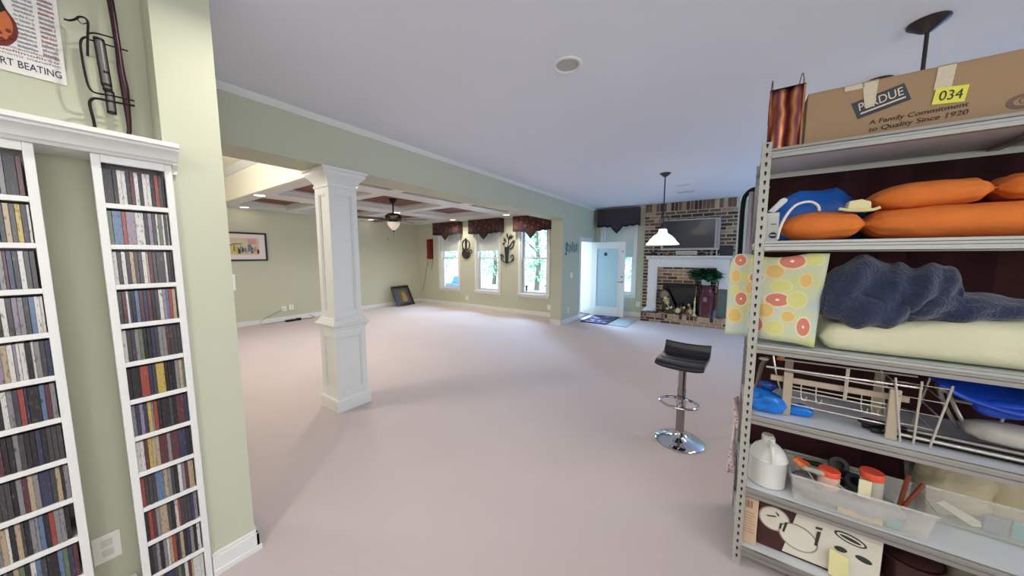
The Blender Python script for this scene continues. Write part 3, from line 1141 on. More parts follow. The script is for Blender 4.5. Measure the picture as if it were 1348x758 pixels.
ar = tag(empty('framed_print', (-8.56, 2.30, 1.39)), 'wide framed street-scene print on the far left wall', 'picture')
AY0, AY1, AZ0, AZ1 = 1.78, 2.80, 1.395, 2.0
t = MB()
e = 0.035
t.box(-8.568, -8.54, AY0, AY1, AZ0, AZ0 + e)
t.box(-8.568, -8.54, AY0, AY1, AZ1 - e, AZ1)
t.box(-8.568, -8.54, AY0, AY0 + e, AZ0 + e, AZ1 - e)
t.box(-8.568, -8.54, AY1 - e, AY1, AZ0 + e, AZ1 - e)
obj('frame', t, M_frame, ar, bevel=0.004)
obj('mat_board', MB().box(-8.566, -8.556, AY0 + e, AY1 - e, AZ0 + e, AZ1 - e), mat('mat_board', (228, 218, 214), 0.8, var=0.01), ar)
obj('print', MB().box(-8.556, -8.552, AY0 + 0.13, AY1 - 0.15, AZ0 + 0.13, AZ1 - 0.12), mat('print_paper', (206, 190, 162), 0.7, var=0.1, scale=9), ar)
PC = {'blue': (104, 136, 152), 'yellow': (206, 182, 96), 'dark': (60, 52, 56), 'pink': (206, 150, 170), 'red': (170, 84, 72), 'teal': (96, 128, 120), 'lilac': (150, 130, 150)}
rg = random.Random(5)
for k in range(26):
    yy = AY0 + 0.17 + k * 0.0265
    c = rg.choice(list(PC))
    hh = 0.06 + 0.16 * rg.random()
    w_ = rg.uniform(0.02, 0.05)
    z0 = AZ0 + 0.15 + rg.random() * 0.05
    pts = [(yy, z0), (yy + w_, z0 + 0.01), (yy + w_ * 0.9, z0 + hh * 0.7), (yy + w_ * 0.5, z0 + hh), (yy + w_ * 0.1, z0 + hh * 0.8)]
    obj('printed_figure', MB().prism(pts, 'x', -8.552, -8.5515 + 0.0004 * (k % 3)), mat('print_' + c, PC[c], 0.7), ar)
for (a, b, c_, d_) in ((AY1 - 0.33, AZ1 - 0.24, AY1 - 0.2, AZ1 - 0.14), ):
    obj('printed_figure', MB().box(-8.552, -8.55, a, c_, b, d_), mat('print_pink', PC['pink'], 0.7), ar)
t = MB().tube([(-8.55, AY0 + 0.2, AZ0 + 0.2), (-8.55, AY0 + 0.33, AZ0 + 0.3), (-8.55, AY0 + 0.45, AZ0 + 0.36), (-8.55, AY0 + 0.58, AZ0 + 0.36)], 0.008, 6)
obj('printed_figure', t, mat('print_dark', PC['dark'], 0.7), ar)

plate(-8.57, 3.05, 0.285, 'x', 0.09, 0.115, 'round-faced white cable plate on the far left wall', 1, 'outlet', nm='cable_plate')
plate(-8.57, 3.20, 0.30, 'x', 0.09, 0.12, 'white outlet right of the cable plate, far left wall', 2)
cb = tag(empty('power_strip', (-8.34, 3.14, 0)), 'small black power strip lying on carpet by the far left wall', 'power strip')
obj('body', MB().box(-8.40, -8.31, 2.98, 3.17, 0.0, 0.045), M_black, cb, bevel=0.006)
obj('plug', MB().box(-8.39, -8.32, 3.19, 3.30, 0.0, 0.055), M_black, cb, bevel=0.008)
obj('cord', MB().tube(smoothpath([(-8.36, 2.98, 0.02), (-8.40, 2.7, 0.012), (-8.47, 2.55, 0.012), (-8.52, 2.62, 0.10), (-8.555, 2.85, 0.2), (-8.562, 3.05, 0.27)], 5), 0.005, 6), mat('grey_cord', (150, 146, 140), 0.6), cb, smooth=True)
obj('cord', MB().tube(smoothpath([(-8.36, 3.3, 0.02), (-8.33, 3.45, 0.01), (-8.40, 3.62, 0.01), (-8.52, 3.55, 0.08)], 5), 0.005, 6), M_black, cb, smooth=True)
t = MB().box(-8.57, -8.562, 5.82, 5.86, 1.97, 2.02)
tag(obj('wall_sensor', t, mat('sensor_grey', (150, 148, 120), 0.6), bevel=0.004), 'tiny grey sensor high on the far left wall', 'sensor')

# framed picture on the floor
fp = tag(empty('floor_picture', (-8.3, 6.15, 0)), 'black framed picture leaning in the corner on the floor', 'picture')
Mf = Matrix.Translation((-8.16, 6.15, 0.0)) @ Matrix.Rotation(R(6), 4, 'Z') @ Matrix.Rotation(R(-27), 4, 'Y')
t = MB()
hw, hh, e = 0.335, 0.66, 0.075
t.box(-0.03, 0, -hw, hw, 0, e, 0, Mf)
t.box(-0.03, 0, -hw, hw, hh - e, hh, 0, Mf)
t.box(-0.03, 0, -hw, -hw + e, e, hh - e, 0, Mf)
t.box(-0.03, 0, hw - e, hw, e, hh - e, 0, Mf)
obj('frame', t, M_frame, fp, bevel=0.006)
obj('mat_board', MB().box(-0.026, -0.014, -hw + e, hw - e, e, hh - e, 0, Mf), mat('mat_board_grey', (84, 82, 92), 0.8), fp)
obj('print', MB().box(-0.014, -0.011, -0.15, 0.17, 0.13, hh - 0.13, 0, Mf), mat('sepia_print', (108, 92, 66), 0.6, var=0.5, scale=14), fp)
t = MB().prism(smoothpath([(-0.05, 0.15, 0), (0.11, 0.15, 0), (0.13, 0.30, 0), (0.09, 0.42, 0), (0.02, 0.46, 0), (-0.03, 0.40, 0), (-0.04, 0.28, 0)], 3, True) and
               [(p.x, p.y) for p in smoothpath([(-0.05, 0.15, 0), (0.11, 0.15, 0), (0.13, 0.30, 0), (0.09, 0.42, 0), (0.02, 0.46, 0), (-0.03, 0.40, 0), (-0.04, 0.28, 0)], 3, True)], 'x', -0.011, -0.009, 0, Mf)
obj('printed_figure', t, mat('sepia_figure', (158, 140, 100), 0.6, var=0.3, scale=16), fp)

# red copper wall panel with hanging rods
rp_ = tag(empty('copper_wall_panel', (-8.0, 6.97, 1.40)), 'red and black metal wall panel with dangling wires near the corner', 'wall art')
M_redc = mat('red_copper', (142, 44, 34), 0.35, 0.5, var=0.35, scale=7)
obj('panel', MB().box(-8.14, -7.98, 6.955, 6.975, 1.41, 2.03), M_redc, rp_, bevel=0.003)
obj('panel', MB().box(-7.965, -7.95, 6.945, 6.975, 1.40, 2.04), M_dark, rp_)
t = MB().grid(9, 2, lambda u, v: (-7.945 + 0.07 * v, 6.955 - 0.012 * math.sin(u * 9), 1.41 + 0.62 * u))
obj('panel', t, M_redc, rp_, solid=0.006)
obj('panel', MB().box(-7.88, -7.865, 6.945, 6.975, 1.40, 2.04), M_dark, rp_)
for k, (xa, xb, dz) in enumerate(((-8.13, -8.06, 0.25), (-8.0, -7.94, 0.36), (-7.87, -7.93, 0.30), (-7.88, -7.86, 0.2))):
    obj('wire', MB().tube(smoothpath([(xa, 6.965, 1.41), ((xa + xb) / 2, 6.955, 1.41 - dz * 0.6), (xb, 6.965, 1.41 - dz)], 4), 0.005, 5), mat('thin_wire', (112, 106, 84), 0.5, 0.4), rp_, smooth=True)
obj('wire', MB().tube(smoothpath([(-8.13, 6.965, 1.30), (-8.2, 6.962, 1.0), (-8.36, 6.962, 0.5), (-8.44, 6.962, 0.36)], 4), 0.005, 5), mat('thin_wire', (112, 106, 84), 0.5, 0.4), rp_, smooth=True)

# guitar-shaped wall sculpture between windows 1 and 2
M_bronze = mat('aged_bronze', (72, 66, 58), 0.45, 0.6, var=0.25, scale=20)
vg = tag(empty('guitar_wall_sculpture', (-6.44, 6.975, 1.41)), 'bronze wire guitar sculpture between the corner and middle windows', 'wall art')
YV = 6.955


def ring(cx, cz, rx, rz, r, nm, par, m=M_bronze, y=YV):
    pts = [(cx + rx * math.cos(a * math.pi / 12), y, cz + rz * math.sin(a * math.pi / 12)) for a in range(24)]
    return obj(nm, MB().tube(pts, r, 6, closed=True), m, par, smooth=True)


ring(-6.45, 1.83, 0.14, 0.15, 0.014, 'upper_ring', vg)
ring(-6.45, 1.56, 0.145, 0.13, 0.014, 'body_ring', vg)
t = MB().lathe([(0.0, 0), (0.11, 0), (0.125, 0.012), (0.11, 0.024), (0, 0.024)], 24, (0, 0, 0), 0, 1, 0.95, Matrix.Translation((-6.45, 6.972, 1.56)) @ Matrix.Rotation(R(90), 4, 'X'))
obj('body', t, M_bronze, vg, smooth=True)
obj('neck', MB().box(-6.475, -6.425, 6.945, 6.97, 1.56, 1.97), M_bronze, vg, bevel=0.004)
obj('headstock', MB().prism([(-6.49, 1.94), (-6.41, 1.94), (-6.42, 2.0), (-6.45, 2.02), (-6.48, 2.0)], 'y', 6.945, 6.97), M_bronze, vg)
t = MB().tube(smoothpath([(-6.34, YV, 1.55), (-6.27, YV, 1.58), (-6.22, YV, 1.64), (-6.25, YV, 1.68), (-6.30, YV, 1.64)], 4), 0.012, 6)
obj('scroll', t, M_bronze, vg, smooth=True)
obj('scroll', MB().tube(smoothpath([(-6.60, YV, 1.72), (-6.56, YV, 1.69), (-6.45, YV, 1.695), (-6.33, YV, 1.70)], 4), 0.012, 6), M_bronze, vg, smooth=True)

# saxophone-like sculpture between windows 2 and 3
sx = tag(empty('horn_wall_sculpture', (-4.96, 6.975, 1.29)), 'dark metal horn and leaf sculpture between the middle and right windows', 'wall art')
M_gun = mat('gunmetal', (62, 66, 72), 0.4, 0.7, var=0.2, scale=20)
t = MB().lathe([(0.03, 0), (0.045, 0.02), (0.05, 0.2), (0.075, 0.42), (0.09, 0.44), (0.06, 0.44), (0.03, 0.1)], 16, (-4.97, 6.935, 1.30), 0, 1, 0.4)
obj('horn', t, M_gun, sx, smooth=True)
for s in (-1, 1):
    obj('curl', MB().tube(smoothpath([(-4.97 + s * 0.03, YV, 1.32), (-4.97 + s * 0.13, YV, 1.36), (-4.97 + s * 0.2, YV, 1.44), (-4.97 + s * 0.18, YV, 1.53), (-4.97 + s * 0.12, YV, 1.51), (-4.97 + s * 0.13, YV, 1.44)], 4), 0.013, 6), M_gun, sx, smooth=True)
obj('curl', MB().tube(smoothpath([(-4.93, YV, 1.74), (-4.86, YV, 1.80), (-4.80, YV, 1.88), (-4.76, YV, 1.82), (-4.80, YV, 1.74), (-4.88, YV, 1.68)], 4), 0.014, 6), M_gun, sx, smooth=True)
for (cx, cz, an, ln) in ((-4.94, 1.9, 60, 0.2), (-5.0, 1.85, 120, 0.16), (-4.88, 1.95, 40, 0.14), (-4.96, 1.98, 95, 0.13), (-5.04, 1.80, 150, 0.1), (-4.83, 1.86, 20, 0.13), (-5.1, 1.5, 160, 0.12), (-4.85, 1.36, 30, 0.13)):
    a = R(an)
    ux, uz = math.cos(a), math.sin(a)
    pts = [(cx, cz), (cx + ux * ln * 0.5 - uz * 0.03, cz + uz * ln * 0.5 + ux * 0.03), (cx + ux * ln, cz + uz * ln), (cx + ux * ln * 0.5 + uz * 0.03, cz + uz * ln * 0.5 - ux * 0.03)]
    obj('leaf', MB().prism(pts, 'y', 6.945, 6.953), M_gun, sx)
obj('stem', MB().tube(smoothpath([(-4.97, YV, 1.72), (-4.93, YV, 1.85), (-4.95, YV, 2.04)], 4), 0.01, 6), M_gun, sx, smooth=True)

plate(-6.45, 6.98, 0.275, 'y', 0.09, 0.12, 'white outlet low between the corner and middle windows', 2)
plate(-3.715, 6.98, 0.24, 'y', 0.09, 0.12, 'white outlet low on the right end of the window wall', 2)
plate(-3.03, 6.60, 0.29, 'x', 0.09, 0.12, 'pale outlet low on the wing wall by the doorway', 2)
plate(-3.03, 6.74, 1.07, 'x', 0.12, 0.12, 'pale double switch plate on the wing wall by the doorway', 1, 'light switch', nm='switch_plate')
plate(-1.90, 8.20, 0.32, 'y', 0.09, 0.12, 'pale outlet between the door window and the chimney breast', 2)
# music sign on wing wall
ms = tag(empty('music_sign', (-3.02, 6.8, 1.55)), 'teal cut-metal music note sign on the wing wall', 'wall art')
M_teal = mat('teal_metal', (96, 150, 150), 0.5, 0.3, var=0.2, scale=14)
for k in range(5):
    obj('staff_line', MB().box(-3.026, -3.018, 6.42, 7.10, 1.60 + k * 0.035, 1.608 + k * 0.035), M_teal, ms)
for k, (yy, zz) in enumerate(((6.47, 1.63), (6.60, 1.60), (6.72, 1.66), (6.85, 1.62), (6.98, 1.65))):
    t = MB().lathe([(0, 0), (0.032, 0.0), (0.032, 0.008), (0, 0.008)], 14, (0, 0, 0), 0, 1, 0.8, Matrix.Translation((-3.026, yy, zz)) @ Matrix.Rotation(R(90), 4, 'Y'))
    t.box(-3.026, -3.018, yy + 0.022, yy + 0.03, zz, zz + 0.16 - 0.02 * (k % 2))
    t.box(-3.026, -3.018, yy + 0.03, yy + 0.065, zz + 0.10, zz + 0.13)
    obj('note', t, M_teal, ms)
t = MB().tube(smoothpath([(-3.02, 6.38, 1.56), (-3.02, 6.42, 1.52), (-3.02, 6.45, 1.58), (-3.02, 6.42, 1.72), (-3.02, 6.45, 1.80), (-3.02, 6.47, 1.74), (-3.02, 6.39, 1.66)], 4), 0.008, 6)
obj('clef', t, M_teal, ms, smooth=True)
obj('note', MB().prism([(6.74, 1.77), (6.78, 1.77), (6.76, 1.84)], 'x', -3.026, -3.018), M_teal, ms)

# ------------------------------------------------------------------ valances
def val_mat(nm, base, c2, c3):
    m = mat(nm, base, 0.85, sheen=0.2)
    nt, b, new = nodes_of(m)
    tc = new('ShaderNodeTexCoord')
    v = new('ShaderNodeTexVoronoi')
    v.inputs['Scale'].default_value = 9
    nt.links.new(tc.outputs['Object'], v.inputs['Vector'])
    rp = ramp(nt, [(0.0, c3), (0.2, c2), (0.42, base), (1, base)])
    nt.links.new(v.outputs['Distance'], rp.inputs[0])
    nt.links.new(rp.outputs[0], b.inputs['Base Color'])
    return m


M_val = val_mat('floral_brocade', (56, 22, 22), (104, 54, 36), (150, 112, 60))
M_valb = mat('navy_trim_fabric', (26, 24, 38), 0.9)
M_val2 = mat('dark_brown_fabric', (62, 52, 58), 0.85, var=0.06)


def valance(x0, x1, y0, y1, zt, zs, zp, m, lbl, grp):
    v = tag(empty('window_valance', ((x0 + x1) / 2, y1, zs)), lbl, 'valance', grp)
    xc = (x0 + x1) / 2

    def zb(x):
        u = abs(x - xc) / ((x1 - x0) / 2)
        base = zs
        pt = max(0, 1 - u / 0.30)
        sc = 0.022 * abs(math.sin(u * math.pi * 3.2))
        return base - (zs - zp) * pt - sc * (1 - pt) - 0.04 * max(0, 1 - u) + 0.04 * 0
    n = 49
    t = MB()
    t.grid(n, 2, lambda u, v_: (x0 + (x1 - x0) * u, y0, zt + (zb(x0 + (x1 - x0) * u) + 0.035 - zt) * v_))
    front = obj('front_panel', t, m, v, solid=0.02)
    t = MB()
    t.grid(n, 2, lambda u, v_: (x0 + (x1 - x0) * u, y0 - 0.004, zb(x0 + (x1 - x0) * u) + 0.04 - 0.05 * v_))
    obj('scalloped_trim', t, M_valb, v, solid=0.02)
    obj('side_panel', MB().box(x0 - 0.012, x0 + 0.006, y0 + 0.012, y1, zs - 0.03, zt), m, v)
    obj('side_panel', MB().box(x1 - 0.006, x1 + 0.012, y0 + 0.012, y1, zs - 0.03, zt), m, v)
    obj('top_board', MB().box(x0, x1, y0 + 0.012, y1, zt - 0.018, zt), m, v)
    return v


VG = 'cornice valances over the three back room windows'
valance(-7.66, -6.60, 6.80, 6.978, 2.495, 2.17, 2.02, M_val, 'dark red brocade valance over the window nearest the corner', VG)
valance(-6.20, -5.10, 6.80, 6.978, 2.495, 2.15, 2.00, M_val, 'dark red brocade valance over the middle back room window', VG)
valance(-4.68, -3.62, 6.80, 6.978, 2.495, 2.15, 1.98, M_val, 'brocade valance nearest the header end, washed by daylight', VG)
valance(-2.93, -1.93, 8.03, 8.198, 2.66, 2.26, 2.10, M_val2, 'plain dark brown scalloped valance over the door window', 'door window valance')

# ------------------------------------------------------------------ ceiling fan
fx, fy = -5.55, 3.93
fan = tag(empty('ceiling_fan', (fx, fy, 2.05)), 'dark bronze ceiling fan with glass light in the coffers', 'ceiling fan')
M_fan = mat('oil_rubbed_bronze', (48, 32, 30), 0.4, 0.5, var=0.1)
M_blade = mat('walnut_blade', (84, 56, 46), 0.5, var=0.15, scale=10)
obj('canopy', MB().lathe([(0.02, 2.52), (0.05, 2.54), (0.075, 2.585), (0.075, 2.608)], 20, (fx, fy, 0)), M_fan, fan, smooth=True)
obj('downrod', MB().cyl((fx, fy, 2.33), (fx, fy, 2.54), 0.014, n=12), M_fan, fan, smooth=True)
obj('motor', MB().lathe([(0.03, 2.34), (0.10, 2.325), (0.15, 2.29), (0.155, 2.23), (0.12, 2.20), (0.08, 2.17), (0.07, 2.16)], 24, (fx, fy, 0)), M_fan, fan, smooth=True)
for k in range(5):
    a = R(72 * k + 38)
    Mb = Matrix.Translation((fx, fy, 2.215)) @ Matrix.Rotation(a, 4, 'Z') @ Matrix.Rotation(R(10), 4, 'X')
    t = MB().prism([(0.2, -0.05), (0.62, -0.068), (0.66, -0.05), (0.67, 0), (0.66, 0.05), (0.62, 0.068), (0.2, 0.05)], 'z', -0.004, 0.004, 0, Mb)
    bl = obj('blade', t, M_blade, fan)
    obj('blade_iron', MB().prism([(0.10, -0.02), (0.22, -0.035), (0.27, 0), (0.22, 0.035), (0.10, 0.02)], 'z', -0.012, -0.004, 0, Mb), M_fan, bl)
obj('light_bowl', MB().lathe([(0.0, 2.0), (0.02, 2.005), (0.06, 2.04), (0.10, 2.09), (0.118, 2.135), (0.115, 2.16), (0.07, 2.165)], 24, (fx, fy, 0)), mat('fan_glass', (206, 198, 184), 0.4, emit=0.25, ecol=(255, 236, 206)), fan, smooth=True)
obj('finial', MB().lathe([(0, 1.965), (0.012, 1.975), (0.016, 1.99), (0.01, 2.003)], 12, (fx, fy, 0)), M_fan, fan, smooth=True)
obj('pull_chain', MB().cyl((fx + 0.05, fy - 0.05, 1.86), (fx + 0.05, fy - 0.05, 2.16), 0.002, n=5), M_fan, fan)

# recessed downlights
M_lens = mat('downlight_lens', (255, 250, 255), 0.5, emit=14, ecol=(222, 206, 255), var=0)
M_lensw = mat('downlight_lens_warm', (255, 250, 240), 0.5, emit=5, ecol=(255, 240, 214), var=0)


def downlight(x, y, z, lbl, m, power, col, r=0.075, grp='recessed ceiling lights', lit=True):
    o = tag(empty('recessed_light', (x, y, z)), lbl, 'ceiling light', grp)
    t = MB().lathe([(r, 0.004), (r + 0.006, -0.006), (r + 0.024, -0.006), (r + 0.026, 0.0)], 28, (x, y, z))
    obj('trim_ring', t, M_white, o, smooth=True)
    t = MB().lathe([(0.0, -0.001), (r, -0.001), (r, 0.003), (0, 0.003)], 28, (x, y, z))
    obj('lens', t, m, o)
    if lit:
        area('downlight_lamp', (x, y, z - 0.02), (0, 0, 0), r * 2, r * 2, power, col, shape='DISK', spread=150)
    return o


WARM = (1.0, 0.93, 0.82)
downlight(-6.52, 2.085, 2.5, 'lit recessed light glowing violet beside the cream soffit', M_lens, 9, (0.93, 0.88, 1.0))
downlight(-8.36, 2.4, 2.5, 'recessed light by the far left wall near the soffit', M_lensw, 3, WARM, lit=False)
downlight(-8.36, 5.2, 2.5, 'recessed light by the far left wall beyond the column', M_lensw, 3, WARM, lit=False)
downlight(-6.5, 6.5, 2.5, 'recessed light in front of the corner windows', M_lensw, 9, WARM)
downlight(-4.63, 6.45, 2.5, 'recessed light in front of the window nearest the header', M_lensw, 9, WARM)
downlight(-6.5, 4.7, 2.5, 'recessed light between coffers behind the fan', M_lensw, 18, WARM)
downlight(-4.63, 2.6, 2.5, 'recessed light between coffers near the column', M_lensw, 18, WARM)
area('hall_lamp', (-4.9, -0.7, 2.55), (R(95), 0, 0), 0.9, 0.5, 66, (1.0, 0.95, 0.86))

# ================================================================== MAIN ROOM CEILING FIXTURES
sp = tag(empty('ceiling_speaker', (-0.937, 1.968, H)), 'round white recessed speaker in the middle of the ceiling', 'speaker')
obj('trim_ring', MB().lathe([(0.070, 0.0), (0.071, -0.004), (0.078, -0.010), (0.090, -0.008), (0.093, 0.0)], 36, (-0.937, 1.968, H)), M_white, sp, smooth=True)
obj('grille', MB().lathe([(0, -0.003), (0.070, -0.002), (0.070, 0.0), (0, 0.0)], 36, (-0.937, 1.968, H)), mat('speaker_grille', (176, 176, 182), 0.8, var=0.1, scale=400), sp)


def vent(x, y, w, d_, lbl):
    v = tag(empty('ceiling_vent', (x, y, H)), lbl, 'vent', 'ceiling vents near the chimney breast')
    t = MB()
    t.box(x - w / 2, x + w / 2, y - d_ / 2, y - d_ / 2 + 0.02, H - 0.008, H)
    t.box(x - w / 2, x + w / 2, y + d_ / 2 - 0.02, y + d_ / 2, H - 0.008, H)
    t.box(x - w / 2, x - w / 2 + 0.02, y - d_ / 2 + 0.02, y + d_ / 2 - 0.02, H - 0.008, H)
    t.box(x + w / 2 - 0.02, x + w / 2, y - d_ / 2 + 0.02, y + d_ / 2 - 0.02, H - 0.008, H)
    obj('vent_frame', t, M_white, v)
    obj('vent_throat', MB().box(x - w / 2 + 0.02, x + w / 2 - 0.02, y - d_ / 2 + 0.02, y + d_ / 2 - 0.02, H - 0.0015, H), mat('vent_dark', (70, 74, 84), 0.8), v)
    n = 6
    for k in range(n):
        yy = y - d_ / 2 + 0.03 + k * (d_ - 0.06) / (n - 1)
        Ms = Matrix.Translation((x, yy, H - 0.005)) @ Matrix.Rotation(R(35), 4, 'X')
        obj('slat', MB().box(-w / 2 + 0.02, w / 2 - 0.02, -0.006, 0.006, -0.0008, 0.0008, 0, Ms), M_ceil, v)


vent(-0.83, 6.92, 0.30, 0.16, 'grey ceiling vent nearest the chimney breast')
vent(-0.80, 6.25, 0.24, 0.12, 'smaller faint ceiling vent further from the chimney breast')

M_shadeg = mat('alabaster_glass', (250, 238, 214), 0.4, emit=1.3, ecol=(255, 232, 196), var=0.03)
M_pend = mat('pendant_bronze', (66, 60, 64), 0.4, 0.6, var=0.05)


def pendant(x, y, lbl):
    p = tag(empty('pendant_lamp', (x, y, 1.66)), lbl, 'pendant lamp', 'bronze pendant lamps')
    obj('canopy', MB().lathe([(0.012, -0.055), (0.03, -0.045), (0.06, -0.02), (0.075, -0.008), (0.075, 0)], 28, (x, y, H)), M_pend, p, smooth=True)
    obj('rod', MB().cyl((x, y, 1.98), (x, y, H - 0.04), 0.0085, n=12), M_pend, p, smooth=True)
    obj('hub', MB().lathe([(0.008, 2.26), (0.02, 2.25), (0.02, 2.23), (0.008, 2.22)], 16, (x, y, 0)), M_pend, p, smooth=True)
    for k in range(3):
        a = R(120 * k + 20)
        ca, sa = math.cos(a), math.sin(a)
        pts = smoothpath([(x + ca * q, y + sa * q, zz) for q, zz in ((0.01, 2.2), (0.03, 2.12), (0.07, 2.04), (0.065, 1.96), (0.035, 1.92))], 4)
        obj('scroll_arm', MB().tube(pts, 0.005, 6), M_pend, p, smooth=True)
    obj('socket', MB().lathe([(0.015, 1.99), (0.035, 1.97), (0.04, 1.90), (0.03, 1.895)], 20, (x, y, 0)), M_pend, p, smooth=True)
    obj('glass_shade', MB().lathe([(0.036, 1.90), (0.055, 1.895), (0.062, 1.85), (0.075, 1.83), (0.12, 1.80), (0.165, 1.755), (0.195, 1.71), (0.225, 1.68), (0.228, 1.668), (0.218, 1.672), (0.185, 1.71), (0.15, 1.755), (0.11, 1.79), (0.06, 1.82)], 36, (x, y, 0)), M_shadeg, p, smooth=True, sharp=60)
    obj('bulb', MB().lathe([(0, 1.76), (0.025, 1.77), (0.03, 1.80), (0.015, 1.84), (0.012, 1.88)], 14, (x, y, 0)), mat('bulb_glow', (255, 244, 222), 0.4, emit=14, ecol=(255, 232, 196), var=0), p, smooth=True)
    point('pendant_light', (x, y, 1.70), 5, (1.0, 0.88, 0.72), 0.05)
    return p


pendant(-0.902, 5.228, 'lit pendant lamp with white bell glass before the fireplace')
pendant(0.750, 2.680, 'pendant lamp whose dark canopy and rod show above the carton')
pendant(0.742, 3.36, 'pendant lamp mostly hidden behind the carton, canopy edge showing')

# warm recessed cans added out of view behind the camera as fill light
downlight(-0.9, -0.8, H, 'added recessed fill light behind the camera, left', M_lensw, 14, (1, 0.95, 0.88))
downlight(1.2, -0.8, H, 'added recessed fill light behind the camera, right', M_lensw, 14, (1, 0.95, 0.88))

downlight(-1.42, 0.60, H, 'recessed light just above the top edge of the photo', M_lensw, 8, (1, 0.95, 0.86), r=0.03)

# ================================================================== FIREPLACE THINGS
tv = tag(empty('television', (-0.85, 8.02, 1.6)), 'flat television with silver bezel hanging above the mantel', 'television')
M_silver = mat('silver_plastic', (176, 174, 168), 0.35, 0.3, var=0.02)
Mt = Matrix.Translation((-0.845, 7.985, 1.965)) @ Matrix.Rotation(R(5), 4, 'X')
w2, h2 = 0.575, 0.345
obj('cabinet', MB().box(-w2, w2, 0.0, 0.075, -h2, h2, 0, Mt), mat('tv_body', (84, 74, 72), 0.5), tv, bevel=0.008)
t = MB()
t.box(-w2 + 0.01, w2 - 0.01, -0.02, 0.0, -h2 + 0.01, -h2 + 0.055, 0, Mt)
t.box(-w2 + 0.01, w2 - 0.01, -0.02, 0.0, h2 - 0.035, h2 - 0.01, 0, Mt)
t.box(-w2 + 0.01, -w2 + 0.06, -0.02, 0.0, -h2 + 0.055, h2 - 0.035, 0, Mt)
t.box(w2 - 0.10, w2 - 0.01, -0.02, 0.0, -h2 + 0.055, h2 - 0.035, 0, Mt)
obj('bezel', t, M_silver, tv, bevel=0.004)
obj('screen', MB().box(-w2 + 0.06, w2 - 0.10, -0.012, 0.0, -h2 + 0.055, h2 - 0.035, 0, Mt), mat('tv_screen', (62, 64, 70), 0.12, spec=0.6, var=0), tv)
obj('speaker_strip', MB().box(w2 - 0.075, w2 - 0.03, -0.024, -0.02, -h2 + 0.05, h2 - 0.04, 0, Mt), mat('tv_speaker', (150, 148, 142), 0.7), tv)
obj('wall_mount', MB().box(-0.2, 0.2, 0.075, 0.10, -0.15, 0.15, 0, Mt), M_black, tv)
cs = tag(empty('centre_speaker', (-0.88, 7.98, 1.505)), 'long pale speaker bar on the mantel under the television', 'speaker')
obj('body', MB().box(-1.09, -0.68, 7.955, 8.03, 1.522, 1.615), mat('speaker_pale', (196, 192, 176), 0.6, var=0.04), cs, bevel=0.008)
obj('speaker_foot', MB().box(-1.06, -1.0, 7.96, 8.02, 1.5055, 1.522), M_black, cs)
obj('speaker_foot', MB().box(-0.77, -0.71, 7.96, 8.02, 1.5055, 1.522), M_black, cs)
obj('speaker_grille', MB().box(-1.07, -0.70, 7.950, 7.955, 1.535, 1.602), mat('speaker_cloth', (178, 172, 156), 0.9, var=0.1, scale=120), cs)


def figurine(x, y, z, s, m1, m2, lbl, nm='figurine'):
    f = tag(empty(nm, (x, y, z)), lbl, 'figurine')
    obj('base', MB().lathe([(0.0, 0), (0.37 * s, 0), (0.36 * s, 0.08 * s), (0.26 * s, 0.14 * s), (0, 0.14 * s)], 16, (x, y, z)), m2, f, smooth=True)
    obj('torso', MB().lathe([(0.2 * s, 0.14 * s), (0.34 * s, 0.3 * s), (0.32 * s, 0.55 * s), (0.2 * s, 0.8 * s), (0.13 * s, 0.98 * s), (0, 1.0 * s)], 16, (x, y, z)), m1, f, smooth=True)
    obj('head', MB().blob((x, y - 0.03 * s, z + 1.14 * s), (0.17 * s, 0.17 * s, 0.2 * s), nu=16, nv=10), m2, f, smooth=True, sharp=180)
    for sgn in (-1, 1):
        obj('arm', MB().tube(smoothpath([(x + sgn * 0.24 * s, y, z + 0.8 * s), (x + sgn * 0.42 * s, y - 0.08 * s, z + 0.62 * s), (x + sgn * 0.25 * s, y - 0.26 * s, z + 0.5 * s)], 4), 0.075 * s, 8), m1, f, smooth=True)
    return f


